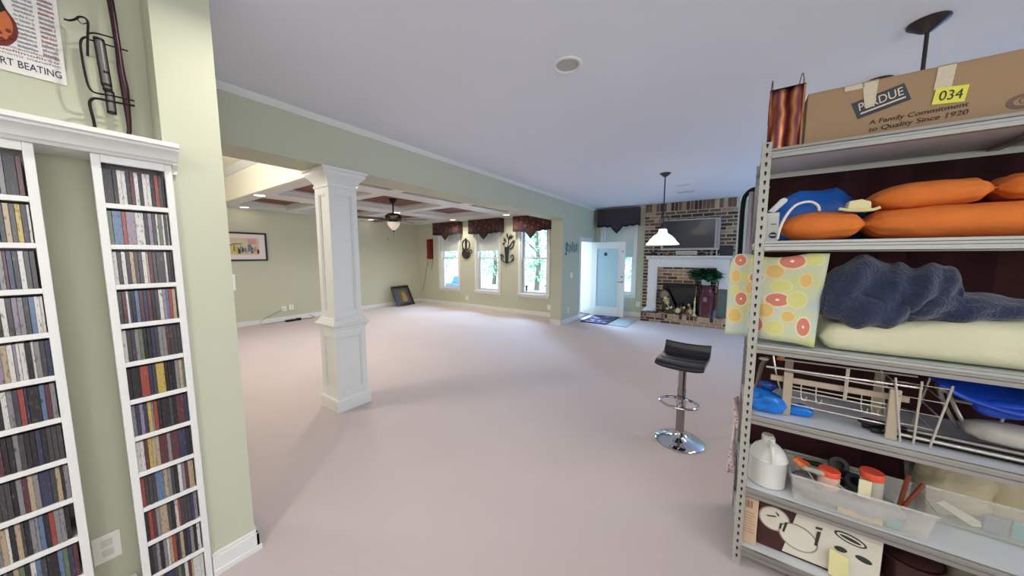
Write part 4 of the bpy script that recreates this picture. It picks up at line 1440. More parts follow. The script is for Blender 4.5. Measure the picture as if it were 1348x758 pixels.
M_iv = mat('ivory_ceramic', (208, 200, 150), 0.4, var=0.15, scale=20)
M_bk = mat('dark_ceramic', (52, 42, 44), 0.4, var=0.2, scale=20)
M_tan = mat('tan_ceramic', (150, 118, 88), 0.5, var=0.2, scale=20)
figurine(-1.56, 7.98, 1.506, 0.10, M_bk, M_silver, 'small dark figurine with pale base at left end of mantel')
figurine(-1.44, 7.98, 1.506, 0.09, mat('pewter', (140, 138, 140), 0.4, 0.4), M_bk, 'small pewter figurine second from left on mantel')
figurine(-1.27, 7.98, 1.506, 0.085, M_tan, M_bk, 'small brown figurine left of the speaker bar')
figurine(-0.58, 7.98, 1.506, 0.09, M_bk, M_tan, 'small dark figurine right of the speaker bar')
figurine(-0.42, 7.98, 1.506, 0.085, mat('pewter', (140, 138, 140), 0.4, 0.4), M_tan, 'small grey figurine right of centre on the mantel')
for (x0, lean, lbl, mm, ws) in ((-0.30, 8, 'white photo frame leaning at right end of mantel', mat('frame_white', (220, 216, 206), 0.5), 0.03), (-0.17, 4, 'dark square picture at far right end of mantel', M_black, 0.13)):
    f = tag(empty('photo_frame', (x0, 8.0, 1.506)), lbl, 'picture frame')
    Mm = Matrix.Translation((x0, 8.0, 1.506)) @ Matrix.Rotation(R(-lean), 4, 'X')
    t = MB()
    hgt = 0.21
    t.box(-ws, ws, 0, 0.015, 0, 0.02, 0, Mm)
    t.box(-ws, ws, 0, 0.015, hgt - 0.02, hgt, 0, Mm)
    t.box(-ws, -ws + 0.018, 0, 0.015, 0.02, hgt - 0.02, 0, Mm)
    t.box(ws - 0.018, ws, 0, 0.015, 0.02, hgt - 0.02, 0, Mm)
    obj('frame', t, mm, f)
    obj('picture', MB().box(-ws + 0.018, ws - 0.018, 0.003, 0.013, 0.02, hgt - 0.02, 0, Mm), mat('dark_photo', (46, 44, 50), 0.3, var=0.3, scale=10), f)

ZH = 0.2165
# skateboard deck leaning on the surround
sk = tag(empty('skate_deck', (-1.15, 7.86, ZH)), 'round-ended dark board with skeleton print leaning on hearth', 'board')
Ms = Matrix.Translation((-1.10, 7.835, ZH + 0.012)) @ Matrix.Rotation(R(-17), 4, 'X') @ Matrix.Rotation(R(-24), 4, 'Y')
L, Wd = 0.58, 0.115
out = [(-Wd, 0.04)] + [(-Wd, L - Wd)] + [(-Wd * math.cos(a * math.pi / 10), L - Wd + Wd * math.sin(a * math.pi / 10)) for a in range(1, 10)] + [(Wd, L - Wd), (Wd, 0.04), (Wd - 0.04, 0.0), (-Wd + 0.04, 0.0)]
obj('deck', MB().prism(out, 'y', 0, 0.016, 0, Ms), mat('deck_brown', (58, 34, 36), 0.5, var=0.2, scale=8), sk, bevel=0.003)
inn = [(x * 0.8, 0.05 + z * 0.86) for x, z in out]
obj('deck_print', MB().prism(inn, 'y', -0.001, 0, 0, Ms), mat('deck_black', (24, 20, 22), 0.5), sk)
obj('deck_arch', MB().prism([(-0.09, 0.40), (0.09, 0.40), (0.088, 0.47), (0.05, 0.535), (0, 0.55), (-0.05, 0.535), (-0.088, 0.47)], 'y', -0.002, -0.001, 0, Ms), mat('deck_taupe', (132, 108, 96), 0.5), sk)
M_bone = mat('bone_ink', (220, 200, 150), 0.6)
t = MB()
for k in range(8):
    t.box(-0.012, 0.012, -0.003, -0.001, 0.12 + k * 0.03, 0.142 + k * 0.03, 0, Ms)
for k in range(5):
    w_ = 0.07 - 0.006 * k
    t.box(-w_, w_, -0.003, -0.001, 0.335 - k * 0.026, 0.347 - k * 0.026, 0, Ms)
for sgn in (-1, 1):
    t.prism([(sgn * 0.01, 0.13), (sgn * 0.06, 0.16), (sgn * 0.07, 0.12), (sgn * 0.03, 0.1)], 'y', -0.003, -0.001, 0, Ms)
obj('skeleton_print', t, M_bone, sk)
obj('skull_print', MB().prism([(0.04 * math.cos(a * math.pi / 6), 0.375 + 0.028 * math.sin(a * math.pi / 6)) for a in range(12)], 'y', -0.0032, -0.002, 0, Ms), M_bone, sk)

figurine(-0.98, 7.88, ZH, 0.14, M_iv, M_bk, 'ivory figurine on hearth right beside the leaning board')
figurine(-0.855, 7.87, ZH, 0.14, M_bk, M_iv, 'black figurine with ivory head in the hearth group')
figurine(-0.735, 7.89, ZH, 0.14, M_iv, M_tan, 'ivory figurine with tan head nearest the maroon milk can')
figurine(-0.925, 8.0, ZH, 0.17, M_tan, M_bk, 'taller tan figurine at the back of the hearth group')
figurine(-0.775, 8.0, ZH, 0.18, M_bk, M_iv, 'taller black figurine at the back of the hearth group')
figurine(-0.79, 7.82, ZH, 0.09, mat('rust_ceramic', (130, 74, 52), 0.5), M_tan, 'tiny rust figurine at front of the hearth group')
# ivory candle stick
cd_ = tag(empty('ivory_candlestick', (-0.655, 7.84, ZH)), 'slim ivory candlestick in front of the maroon milk can', 'candlestick')
obj('stick', MB().lathe([(0.0, 0), (0.045, 0), (0.045, 0.02), (0.018, 0.05), (0.022, 0.14), (0.014, 0.22), (0.02, 0.30), (0.024, 0.32), (0, 0.32)], 16, (-0.655, 7.84, ZH)), M_iv, cd_, smooth=True)
obj('candle', MB().cyl((-0.655, 7.84, ZH + 0.32), (-0.655, 7.84, ZH + 0.40), 0.011, n=12), M_iv, cd_, smooth=True)

# maroon milk can with plant
mc = tag(empty('milk_can', (-0.45, 7.93, ZH)), 'tall maroon metal milk can standing on the hearth', 'milk can')
M_mar = mat('maroon_enamel', (86, 34, 42), 0.3, 0.2, var=0.15, scale=10, coat=0.3)
cx, cy = -0.45, 7.93
obj('can_body', MB().lathe([(0.0, 0), (0.15, 0), (0.155, 0.012), (0.15, 0.03), (0.15, 0.44), (0.155, 0.455), (0.145, 0.48), (0.105, 0.54), (0.10, 0.60), (0.13, 0.66), (0.14, 0.67), (0.125, 0.67), (0.095, 0.62)], 32, (cx, cy, ZH)), M_mar, mc, smooth=True)
for sgn in (-1, 1):
    obj('handle', MB().tube(smoothpath([(cx + sgn * 0.10, cy - 0.02, ZH + 0.62), (cx + sgn * 0.17, cy - 0.02, ZH + 0.63), (cx + sgn * 0.19, cy - 0.02, ZH + 0.56), (cx + sgn * 0.15, cy - 0.02, ZH + 0.46)], 4), 0.01, 8), M_mar, mc, smooth=True)
obj('emblem', MB().box(cx - 0.05, cx + 0.02, cy - 0.158, cy - 0.146, ZH + 0.33, ZH + 0.42), mat('emblem_pale', (150, 110, 110), 0.5, var=0.3), mc, bevel=0.006)
pl = tag(empty('potted_plant', (cx, cy, ZH + 0.672)), 'leafy green plant in white pot on the milk can', 'plant')
obj('pot', MB().lathe([(0.0, 0), (0.08, 0), (0.10, 0.13), (0.108, 0.13), (0.108, 0.15), (0.09, 0.15), (0.085, 0.11), (0, 0.11)], 24, (cx - 0.03, cy, ZH + 0.672)), mat('pot_white', (190, 206, 214), 0.4), pl, smooth=True)
M_leaf = [mat('leaf_dark', (24, 62, 40), 0.4, var=0.3, scale=14), mat('leaf_mid', (44, 92, 58), 0.4, var=0.3, scale=14)]
rg = random.Random(12)


def leaf_me(mi, l, w):
    m = MB().grid(5, 3, lambda u, v: (l * u, (v - 0.5) * w * math.sin(math.pi * min(1, 0.12 + u * 0.88)) * 1.2, 0.25 * l * math.sin(u * 2.4) - abs(v - 0.5) * 0.1 * w))
    me = bpy.data.meshes.new('leaf')
    me.from_pydata(m.v, [], m.f)
    me.materials.append(M_leaf[mi])
    me.validate()
    me.polygons.foreach_set('use_smooth', [True] * len(me.polygons))
    return me


LM = [leaf_me(0, 0.21, 0.13), leaf_me(1, 0.19, 0.12), leaf_me(0, 0.17, 0.11)]
for k in range(70):
    o = bpy.data.objects.new('leaf', rg.choice(LM))
    COL.objects.link(o)
    o.parent = pl
    a = rg.uniform(math.pi * 0.93, math.pi * 2.07)
    q = rg.random() ** 0.6 * 0.13
    o.location = (-0.03 + q * math.cos(a) * 1.3, q * math.sin(a) * 0.7, 0.14 + rg.random() * 0.17 * (1 - q * 3))
    o.rotation_euler = (rg.uniform(-0.5, 0.5), rg.uniform(-0.5, 0.9), a + rg.uniform(-0.25, 0.25))
t = MB()
for k in range(10):
    a = k * 0.63
    t.tube([(cx - 0.03, cy, ZH + 0.79), (cx - 0.03 + 0.06 * math.cos(a), cy + 0.04 * math.sin(a), ZH + 0.90), (cx - 0.03 + 0.12 * math.cos(a), cy + 0.07 * math.sin(a), ZH + 0.93)], 0.003, 5)
obj('stems', t, M_leaf[1], pl)

# fire tools
ft = tag(empty('fireplace_tools', (-0.66, 7.96, ZH)), 'silver fireplace tool leaning left of the milk can', 'fire tools')
obj('shaft', MB().tube([(-0.66, 7.93, ZH + 0.002), (-0.655, 8.04, ZH + 0.62)], 0.009, 8), M_steel, ft, smooth=True)
obj('grip', MB().tube([(-0.655, 8.04, ZH + 0.62), (-0.654, 8.052, ZH + 0.70)], 0.014, 8), M_dark, ft, smooth=True)
br2 = tag(empty('hearth_brush', (-0.28, 7.86, ZH)), 'long blue-grey hearth brush leaning right of the milk can', 'brush')
obj('shaft', MB().tube([(-0.29, 7.85, ZH + 0.16), (-0.255, 7.985, ZH + 0.72)], 0.010, 8), mat('brush_maroon', (92, 44, 44), 0.5), br2, smooth=True)
obj('bristles', MB().tube([(-0.30, 7.84, ZH + 0.0), (-0.29, 7.85, ZH + 0.16)], [0.04, 0.028], 12), mat('brush_blue', (96, 104, 140), 0.9, var=0.3, scale=60), br2, smooth=True)
# mesh screen at right
sc = tag(empty('fire_screen', (-0.15, 7.93, ZH)), 'wood-framed dark mesh screen at right end of hearth', 'fire screen')
Mc = Matrix.Translation((-0.15, 7.90, ZH)) @ Matrix.Rotation(R(-7), 4, 'X')
t = MB()
t.box(-0.115, -0.095, 0, 0.02, 0, 0.6, 0, Mc)
t.box(0.115, 0.135, 0, 0.02, 0, 0.6, 0, Mc)
t.box(-0.095, 0.115, 0, 0.02, 0.575, 0.6, 0, Mc)
t.box(-0.095, 0.115, 0, 0.02, 0.0, 0.03, 0, Mc)
obj('frame', t, mat('oak_frame', (120, 88, 62), 0.5, var=0.2, scale=20), sc, bevel=0.003)
obj('mesh_panel', MB().box(-0.095, 0.115, 0.008, 0.012, 0.03, 0.575, 0, Mc), mat('screen_mesh', (92, 104, 98), 0.6, var=0.3, scale=20), sc)
# crumpled white cloth at left end of hearth
cl = MB().blob((-1.60, 7.90, ZH + 0.045), (0.11, 0.07, 0.045), 0.9, 0.5, 12, 3, 28, 16)
tag(obj('crumpled_cloth', cl, mat('white_cloth', (222, 226, 236), 0.9), smooth=True, sharp=180), 'crumpled white cloth at left end of the hearth', 'cloth')

# ------------------------------------------------------------------ door mats
dm = mat('floral_mat', (60, 56, 84), 0.95)
nt, b, new = nodes_of(dm)
v = new('ShaderNodeTexVoronoi')
v.inputs['Scale'].default_value = 6
tc = new('ShaderNodeTexCoord')
nt.links.new(tc.outputs['Object'], v.inputs['Vector'])
rp = ramp(nt, [(0, (190, 186, 210)), (0.35, (120, 116, 160)), (0.5, (52, 46, 76)), (1, (40, 36, 60))])
nt.links.new(v.outputs['Distance'], rp.inputs[0])
nt.links.new(rp.outputs[0], b.inputs['Base Color'])
m1 = tag(empty('door_mat', (-2.55, 7.36, 0)), 'dark patterned door mat at the patio doorway', 'door mat')
obj('mat_field', MB().box(-2.80, -2.28, 6.90, 7.80, 0.0, 0.012), dm, m1, bevel=0.003)
t = MB()
for (a, b_, c_, d_) in ((-2.84, -2.24, 6.85, 6.90), (-2.84, -2.24, 7.80, 7.85), (-2.84, -2.80, 6.90, 7.80), (-2.28, -2.24, 6.90, 7.80)):
    t.box(a, b_, c_, d_, 0, 0.013)
obj('mat_border', t, mat('mat_border', (46, 42, 60), 0.95), m1)
m2 = MB().box(-2.22, -1.80, 6.86, 7.76, 0.0, 0.012)
tag(obj('door_mat', m2, mat('grey_mat', (152, 164, 164), 0.95, var=0.12, scale=30), bevel=0.004), 'plain pale grey mat beside the patterned door mat', 'door mat')

# ================================================================== BAR STOOL
bs = tag(empty('bar_stool', (-0.292, 2.82, 0)), 'black low-back bar stool on a chrome pedestal', 'bar stool')
bx, by = -0.292, 2.82
obj('base_disc', MB().lathe([(0, 0.0), (0.178, 0.0), (0.181, 0.006), (0.174, 0.012), (0.12, 0.024), (0.06, 0.045), (0.036, 0.075), (0.034, 0.09), (0, 0.09)], 48, (bx, by, 0)), M_chrome, bs, smooth=True, sharp=60)
obj('column', MB().cyl((bx, by, 0.06), (bx, by, 0.44), 0.031, n=28), M_pole, bs, smooth=True)
obj('gas_lift', MB().cyl((bx, by, 0.43), (bx, by, 0.655), 0.0285, n=24), M_pole, bs, smooth=True)
obj('collar', MB().lathe([(0.031, 0.31), (0.037, 0.312), (0.037, 0.358), (0.031, 0.36)], 24, (bx, by, 0)), M_chrome, bs, smooth=True)
foot = [(bx - 0.012 + 0.138 * math.cos(R(a)), by - 0.045 + 0.105 * math.sin(R(a)), 0.335) for a in range(0, 360, 12)]
obj('footrest_ring', MB().tube(foot, 0.0105, 10, closed=True), M_chrome, bs, smooth=True)
t = MB().cyl((bx, by + 0.03, 0.335), (bx, by + 0.058, 0.335), 0.009, n=10)
obj('footrest_strut', t, M_chrome, bs, smooth=True)
t = MB().cyl((bx, by - 0.03, 0.335), (bx, by - 0.148, 0.335), 0.009, n=10)
obj('footrest_strut', t, M_chrome, bs, smooth=True)
obj('lift_lever', MB().tube(smoothpath([(bx + 0.03, by - 0.01, 0.635), (bx + 0.09, by - 0.05, 0.628), (bx + 0.14, by - 0.08, 0.622)], 4), 0.006, 8), M_chrome, bs, smooth=True)
obj('mount_plate', MB().box(bx - 0.09, bx + 0.09, by - 0.09, by + 0.09, 0.648, 0.660), M_black, bs, bevel=0.004)
M_seat = mat('black_vinyl', (20, 18, 24), 0.3, var=0.08, scale=20, bump=0.06, bscale=200, spec=0.5)
Mst = Matrix.Translation((bx, by, 0)) @ Matrix.Rotation(R(-4), 4, 'Z')
prof = [(-0.19, 0.655), (-0.185, 0.672), (-0.15, 0.686), (-0.06, 0.694), (0.03, 0.694), (0.09, 0.70), (0.125, 0.714), (0.143, 0.742), (0.154, 0.768), (0.167, 0.774), (0.178, 0.764), (0.172, 0.738), (0.156, 0.698), (0.125, 0.672), (0.07, 0.660), (-0.05, 0.658), (-0.14, 0.650), (-0.175, 0.640)]
pr = [(p.y, p.z) for p in smoothpath([(0, a, b_) for a, b_ in prof], 3, True)]
st_ = MB()
nst = 17
vs, fs = [], []
for i in range(nst):
    u = -1 + 2 * i / (nst - 1)
    k = 1.0 - 0.22 * abs(u) ** 8
    for (a, b_) in pr:
        c0 = (0.0, 0.69)
        ka = 1 - 0.03 * abs(u) ** 6
        cupz = 0.012 * u * u
        mid = 0.677 if a < 0.11 else b_
        vs.append((u * 0.168, a * ka, (mid + (b_ - mid) * k) + cupz))
n_ = len(pr)
for i in range(nst - 1):
    for j in range(n_):
        fs.append((i * n_ + j, i * n_ + (j + 1) % n_, (i + 1) * n_ + (j + 1) % n_, (i + 1) * n_ + j))
fs += [tuple(range(n_))[::-1], tuple(range((nst - 1) * n_, nst * n_))]
st_.add(vs, fs, 0, Mst)
seat = obj('seat', st_, M_seat, bs, smooth=True, sharp=50)
for yy in (-0.08, 0.04):
    obj('seat_seam', MB().tube([Mst @ Vector((-0.16 + 0.32 * q / 8, yy, 0.6945 + 0.012 * ((q - 4) / 4) ** 2)) for q in range(9)], 0.002, 6), M_blackm, seat, smooth=True)

# ================================================================== OUTSIDE
M_patio = mat('patio_concrete', (206, 204, 196), 0.9, var=0.08, scale=1.5)
struct(obj('ground', MB().box(-20, 4, 7.14, 30, -0.3, -0.1), M_patio), 'pale patio outside')
M_bark = mat('bark', (126, 110, 96), 0.9, var=0.2, scale=6)
M_fol = [mat('foliage_light', (186, 214, 180), 0.8, var=0.3, scale=3), mat('foliage_mid', (150, 190, 160), 0.8, var=0.3, scale=3)]
rg = random.Random(77)
TL = ['slender tree seen through the window nearest the corner', 'leafy tree seen through the middle back room window', 'leafy tree seen through the window nearest the header end',
      'pale tree seen through the patio doorway', 'tree glimpsed beside the open door in the far window']
for k, (tx, ty, hh) in enumerate(((-15.0, 13.2, 5.5), (-11.3, 14.5, 5.5), (-7.6, 13.0, 5.6), (-6.9, 17.5, 5.2), (-3.2, 14.5, 5.4))):
    tr = tag(empty('garden_tree', (tx, ty, -0.1)), TL[k], 'tree', 'garden trees behind the house')
    obj('trunk', MB().tube(smoothpath([(tx, ty, -0.1), (tx + 0.1, ty, 1.2), (tx - 0.05, ty, 2.6), (tx + 0.1, ty, 4.0)], 4), [0.12] * 5 + [0.09] * 5 + [0.05] * 3, 10), M_bark, tr, smooth=True)
    for q in range(4):
        a = q * 1.7 + k
        obj('branch', MB().tube([(tx, ty, 1.2 + q * 0.5), (tx + 0.6 * math.cos(a), ty + 0.6 * math.sin(a), 1.8 + q * 0.5), (tx + 1.1 * math.cos(a), ty + 1.1 * math.sin(a), 2.2 + q * 0.5)], [0.05, 0.035, 0.015], 7), M_bark, tr, smooth=True)
    t = MB()
    for q in range(1500):
        a = rg.uniform(0, 6.283)
        zz = rg.random() ** 0.8
        rad = 1.7 * math.sqrt(rg.random()) * (0.45 + math.sin(zz * 3.0) * 0.7)
        c = Vector((tx + rad * math.cos(a), ty + rad * math.sin(a), 0.35 + zz * hh))
        s = rg.uniform(0.07, 0.15)
        e1 = Vector((rg.gauss(0, 1), rg.gauss(0, 1), rg.gauss(0, 1))).normalized()
        e2 = e1.orthogonal().normalized()
        t.add([c - e1 * s, c + e2 * s * 0.5, c + e1 * s, c - e2 * s * 0.5], [(0, 1, 2, 3)], q % 2)
    f = obj('foliage', t, M_fol, tr)
    f['kind'] = 'stuff'


def patio_chair(x, y, rz, lbl, m):
    o = tag(empty('patio_chair', (x, y, -0.1)), lbl, 'chair', 'patio chairs outside the windows')
    Mp = Matrix.Translation((x, y, -0.1)) @ Matrix.Rotation(R(rz), 4, 'Z')
    obj('seat', MB().box(-0.28, 0.28, -0.27, 0.27, 0.40, 0.46, 0, Mp), m, o, bevel=0.02)
    obj('backrest', MB().prism([(0.24, 0.45), (0.30, 0.45), (0.42, 1.0), (0.36, 1.0)], 'x', -0.28, 0.28, 0, Mp), m, o, bevel=0.02)
    for sx_ in (-1, 1):
        for sy_ in (-1, 1):
            t = MB().box(sx_ * 0.26 - 0.02, sx_ * 0.26 + 0.02, sy_ * 0.25 - 0.02, sy_ * 0.25 + 0.02, 0, 0.40 if sy_ > 0 else 0.64, 0, Mp)
            obj('leg', t, M_dark, o)
        obj('armrest', MB().box(sx_ * 0.29 - 0.03, sx_ * 0.29 + 0.03, -0.28, 0.32, 0.64, 0.67, 0, Mp), M_dark, o, bevel=0.01)


M_cush = mat('patio_blue', (88, 122, 168), 0.9, var=0.08)
patio_chair(-5.75, 8.5, 160, 'blue patio chair outside the middle back room window', M_cush)
patio_chair(-4.72, 9.3, 20, 'blue patio chair outside the window nearest the header end', M_cush)
tb = tag(empty('patio_bench', (-8.9, 9.2, -0.1)), 'curved pale blue patio bench outside the corner window', 'bench')
obj('seat', MB().box(-9.6, -8.2, 9.0, 9.5, 0.32, 0.40), M_cush, tb, bevel=0.03)
t = MB().grid(14, 2, lambda u, v: (-9.6 + 1.4 * u, 9.5 + 0.15 * v, 0.4 + (0.25 + 0.65 * u * u) * v))
obj('backrest', t, M_cush, tb, solid=0.06)
for x_ in (-9.5, -8.3):
    obj('leg', MB().box(x_ - 0.03, x_ + 0.03, 9.05, 9.45, -0.1, 0.32), M_dark, tb)

# ================================================================== STEEL SHELVING
SX0, SX1, SY0, SY1 = 0.070, 1.62, 1.80, 2.25
LV = [1.955, 1.565, 1.105, 0.770, 0.410, 0.105]
su = tag(empty('steel_shelving', ((SX0 + SX1) / 2, (SY0 + SY1) / 2, 0)), 'tall galvanised steel storage shelving at the right of the photo', 'shelving unit')
M_upr = mat('grey_upright', (178, 176, 168), 0.45, 0.35, var=0.06, scale=20)
M_slot = mat('slot_black', (30, 28, 34), 0.8, var=0)
M_board = mat('white_shelf_board', (206, 210, 214), 0.5, var=0.03, scale=6)
for (cx, sgx) in ((SX0, 1), (SX1, -1)):
    for (cyy, sgy) in ((SY0, 1), (SY1, -1)):
        t = MB()
        t.box(cx, cx + sgx * 0.034, cyy, cyy + sgy * 0.0025, 0, 1.985)
        t.box(cx, cx + sgx * 0.0025, cyy + sgy * 0.0025, cyy + sgy * 0.034, 0, 1.985)
        up_ = obj('upright', t, M_upr, su)
        if cx == SX0:
            t = MB()
            zz = 0.045
            while zz < 1.97:
                if sgy > 0:
                    xm = cx + 0.018
                    t.prism([(xm - 0.0048, zz + 0.006), (xm - 0.002, zz - 0.008), (xm + 0.002, zz - 0.008), (xm + 0.0048, zz + 0.006), (xm + 0.003, zz + 0.010), (xm - 0.003, zz + 0.010)], 'y', cyy - 0.0006, cyy + 0.001)
                ym = cyy + sgy * 0.018
                t.prism([(ym - 0.0048, zz + 0.006), (ym - 0.002, zz - 0.008), (ym + 0.002, zz - 0.008), (ym + 0.0048, zz + 0.006)], 'x', cx - 0.0006, cx + 0.001)
                zz += 0.0385
            s_ = obj('slots', t, M_slot, up_)
            s_['kind'] = 'stuff'
for z in LV:
    sh = obj('shelf_board', MB().box(SX0 + 0.004, SX1 - 0.004, SY0 + 0.006, SY1 - 0.006, z - 0.016, z - 0.002), M_board, su)
    # front and back beams with a rolled groove
    for (yy, s) in ((SY0, -1), (SY1, 1)):
        prof = [(yy - s * 0.006, z), (yy + s * 0.006, z), (yy + s * 0.007, z - 0.010), (yy + s * 0.001, z - 0.013), (yy + s * 0.001, z - 0.022), (yy + s * 0.007, z - 0.025), (yy + s * 0.007, z - 0.040), (yy - s * 0.004, z - 0.043), (yy - s * 0.006, z - 0.02)]
        obj('beam', MB().prism(prof, 'x', SX0 + 0.034, SX1 - 0.034), M_steel, su)
    for xx in (SX0 + 0.003, SX1 - 0.018):
        obj('end_brace', MB().box(xx, xx + 0.015, SY0 + 0.034, SY1 - 0.034, z - 0.035, z - 0.017), M_steel, su)
    obj('centre_brace', MB().box(0.83, 0.86, SY0 + 0.007, SY1 - 0.007, z - 0.028, z - 0.0165), M_steel, su)
# dark cloth backing behind the shelves
t = MB().grid(60, 8, lambda u, v: (SX0 + 0.05 + (SX1 - SX0 - 0.1) * u, 2.285 + 0.010 * math.sin(u * 55) + 0.004 * math.sin(u * 131 + v * 4), 0.06 + 1.87 * v))
tag(obj('backing_cloth', t, mat('dark_maroon_cloth', (58, 24, 28), 0.95, var=0.3, scale=9), smooth=True, solid=0.004), 'dark maroon cloth hanging behind the steel shelving', 'cloth')

# ------------------------------------------------------------------ top level
ZT = LV[0] + 0.0005
cp = tag(empty('copper_sconce', (0.15, 1.87, ZT)), 'wavy copper sheet panel with wire loops beside the carton', 'wall art')
M_cop = mat('burnt_copper', (176, 98, 70), 0.36, 0.6, var=0.45, scale=9)
nt, b, new = nodes_of(M_cop)
wv = new('ShaderNodeTexWave')
wv.inputs['Scale'].default_value = 4.5
wv.inputs['Distortion'].default_value = 4
wv.inputs['Detail'].default_value = 2
tc = new('ShaderNodeTexCoord')
nt.links.new(tc.outputs['Object'], wv.inputs['Vector'])
rpp = ramp(nt, [(0, (92, 42, 40)), (0.35, (178, 92, 66)), (0.6, (206, 150, 88)), (0.8, (168, 112, 110)), (1, (120, 60, 52))])
nt.links.new(wv.outputs['Fac'], rpp.inputs[0])
nt.links.new(rpp.outputs[0], b.inputs['Base Color'])
t = MB().grid(40, 12, lambda u, v: (0.094 + 0.104 * u, 1.874 - 0.018 * abs(math.sin(u * math.pi * 1.8 + 0.25 * math.sin(v * 9))), ZT + 0.258 * v))
obj('copper_sheet', t, M_cop, cp, smooth=True, solid=0.002)
for x_ in (0.090, 0.200):
    obj('side_rail', MB().box(x_ - 0.003, x_ + 0.003, 1.855, 1.880, ZT, ZT + 0.262), M_cop, cp)
obj('top_rail', MB().box(0.086, 0.204, 1.855, 1.880, ZT + 0.258, ZT + 0.262), M_dark, cp)
M_wirec = mat('oxide_wire', (96, 52, 60), 0.4, 0.6)
obj('wire_loop', MB().tube(smoothpath([(0.087, 1.865, ZT + 0.12), (0.0865, 1.865, ZT + 0.2), (0.092, 1.865, ZT + 0.305), (0.0945, 1.865, ZT + 0.25), (0.094, 1.865, ZT + 0.2)], 4), 0.0018, 6), M_wirec, cp, smooth=True)
obj('wire_loop', MB().tube(smoothpath([(0.182, 1.865, ZT + 0.255), (0.184, 1.865, ZT + 0.28), (0.19, 1.865, ZT + 0.308), (0.196, 1.865, ZT + 0.28), (0.195, 1.865, ZT + 0.255)], 4), 0.0018, 6), M_wirec, cp, smooth=True)

cbx = tag(empty('cardboard_carton', (0.6, 2.0, ZT)), 'long brown cardboard carton with printed logo on the top shelf', 'carton')
M_card = mat('cardboard', (160, 131, 101), 0.85, var=0.06, scale=5)
BX0_, BX1_, BYF, BZT = 0.210, 1.02, 1.842, ZT + 0.205
obj('carton_body', MB().box(BX0_, BX1_, BYF, 2.20, ZT, BZT), M_card, cbx, bevel=0.003)
for (a, b_) in ((BYF, 2.019), (2.023, 2.20)):
    obj('flap', MB().box(BX0_ + 0.002, BX1_ - 0.002, a + 0.002, b_, BZT, BZT + 0.004), M_card, cbx)
M_logo = mat('ink_slate', (62, 66, 76), 0.7, var=0.1, scale=30)
M_printw = mat('print_cream', (214, 200, 176), 0.7)
M_printd = mat('print_dark_ink', (60, 52, 52), 0.7)
PY = BYF - 0.0012
Ml = Matrix.Translation((0.419, 0, 2.081)) @ Matrix.Rotation(R(-16), 4, 'Y')
obj('logo_panel', MB().prism([(-0.068, -0.033), (0.071, -0.033), (0.067, 0.033), (-0.072, 0.033)], 'y', PY, BYF, 0, Ml), M_logo, cbx)
text('PERDUE', 0.042, Matrix.Translation((0, PY, 0)) @ Ml @ Matrix.Translation((-0.060, 0, -0.006)) @ Matrix.Rotation(R(90), 4, 'X'), M_printw, cbx, width=0.118, shear=0.1)
obj('logo_stripe', MB().prism([(-0.058, -0.020), (0.060, -0.020), (0.061, -0.0145), (-0.057, -0.0145)], 'y', PY - 0.0006, PY, 0, Ml), M_printw, cbx)
text('A Family Commitment', 0.0235, face_y(0.395, PY, 2.002, 2.5), M_printd, cbx, width=0.235, shear=0.15)
text('to Quality Since 1920', 0.0235, face_y(0.395, PY, 1.976, 2.5), M_printd, cbx, width=0.235, shear=0.15)
Mo = Matrix.Translation((0.738, 0, 2.0)) @ Matrix.Rotation(R(-6), 4, 'Y')
ov = [(0.032 * math.cos(a * math.pi / 12), 0.023 * math.sin(a * math.pi / 12)) for a in range(24)]
obj('oval_mark', MB().prism(ov, 'y', PY, BYF, 0, Mo), mat('ink_faded', (116, 92, 80), 0.7), cbx)
obj('oval_mark', MB().prism([(x * 0.6, z * 0.55) for x, z in ov], 'y', PY - 0.0006, PY, 0, Mo), M_card, cbx)
text('C', 0.03, Matrix.Translation((0, PY - 0.0008, 0)) @ Mo @ Matrix.Translation((-0.009, 0, -0.009)) @ Matrix.Rotation(R(90), 4, 'X'), mat('ink_faded', (116, 92, 80), 0.7), cbx)
st = obj('price_sticker', MB().prism([(0.545, 2.036), (0.618, 2.029), (0.625, 2.083), (0.552, 2.090)], 'y', BYF - 0.0032, BYF - 0.0022), mat('sticker_yellow', (222, 220, 84), 0.6, var=0.02), cbx)
text('034', 0.046, face_y(0.5585, BYF - 0.0036, 2.046, -5), M_printd, st, width=0.052)
for (pts, ) in (([(0.378, 2.068), (0.404, 2.068), (0.408, BZT), (0.366, BZT)],), ([(0.546, 2.085), (0.586, 2.082), (0.592, BZT), (0.551, BZT)],)):
    obj('tape_strip', MB().prism(pts, 'y', BYF - 0.0022, BYF - 0.0014), M_tape, cbx)
    x0, x1 = pts[3][0], pts[2][0]
    obj('tape_strip', MB().box(x0, x1, BYF - 0.002, 2.19, BZT + 0.0042, BZT + 0.005), M_tape, cbx)
obj('tape_strip', MB().box(0.318, 0.372, BYF - 0.0022, BYF - 0.0014, BZT - 0.018, BZT), M_tape, cbx)

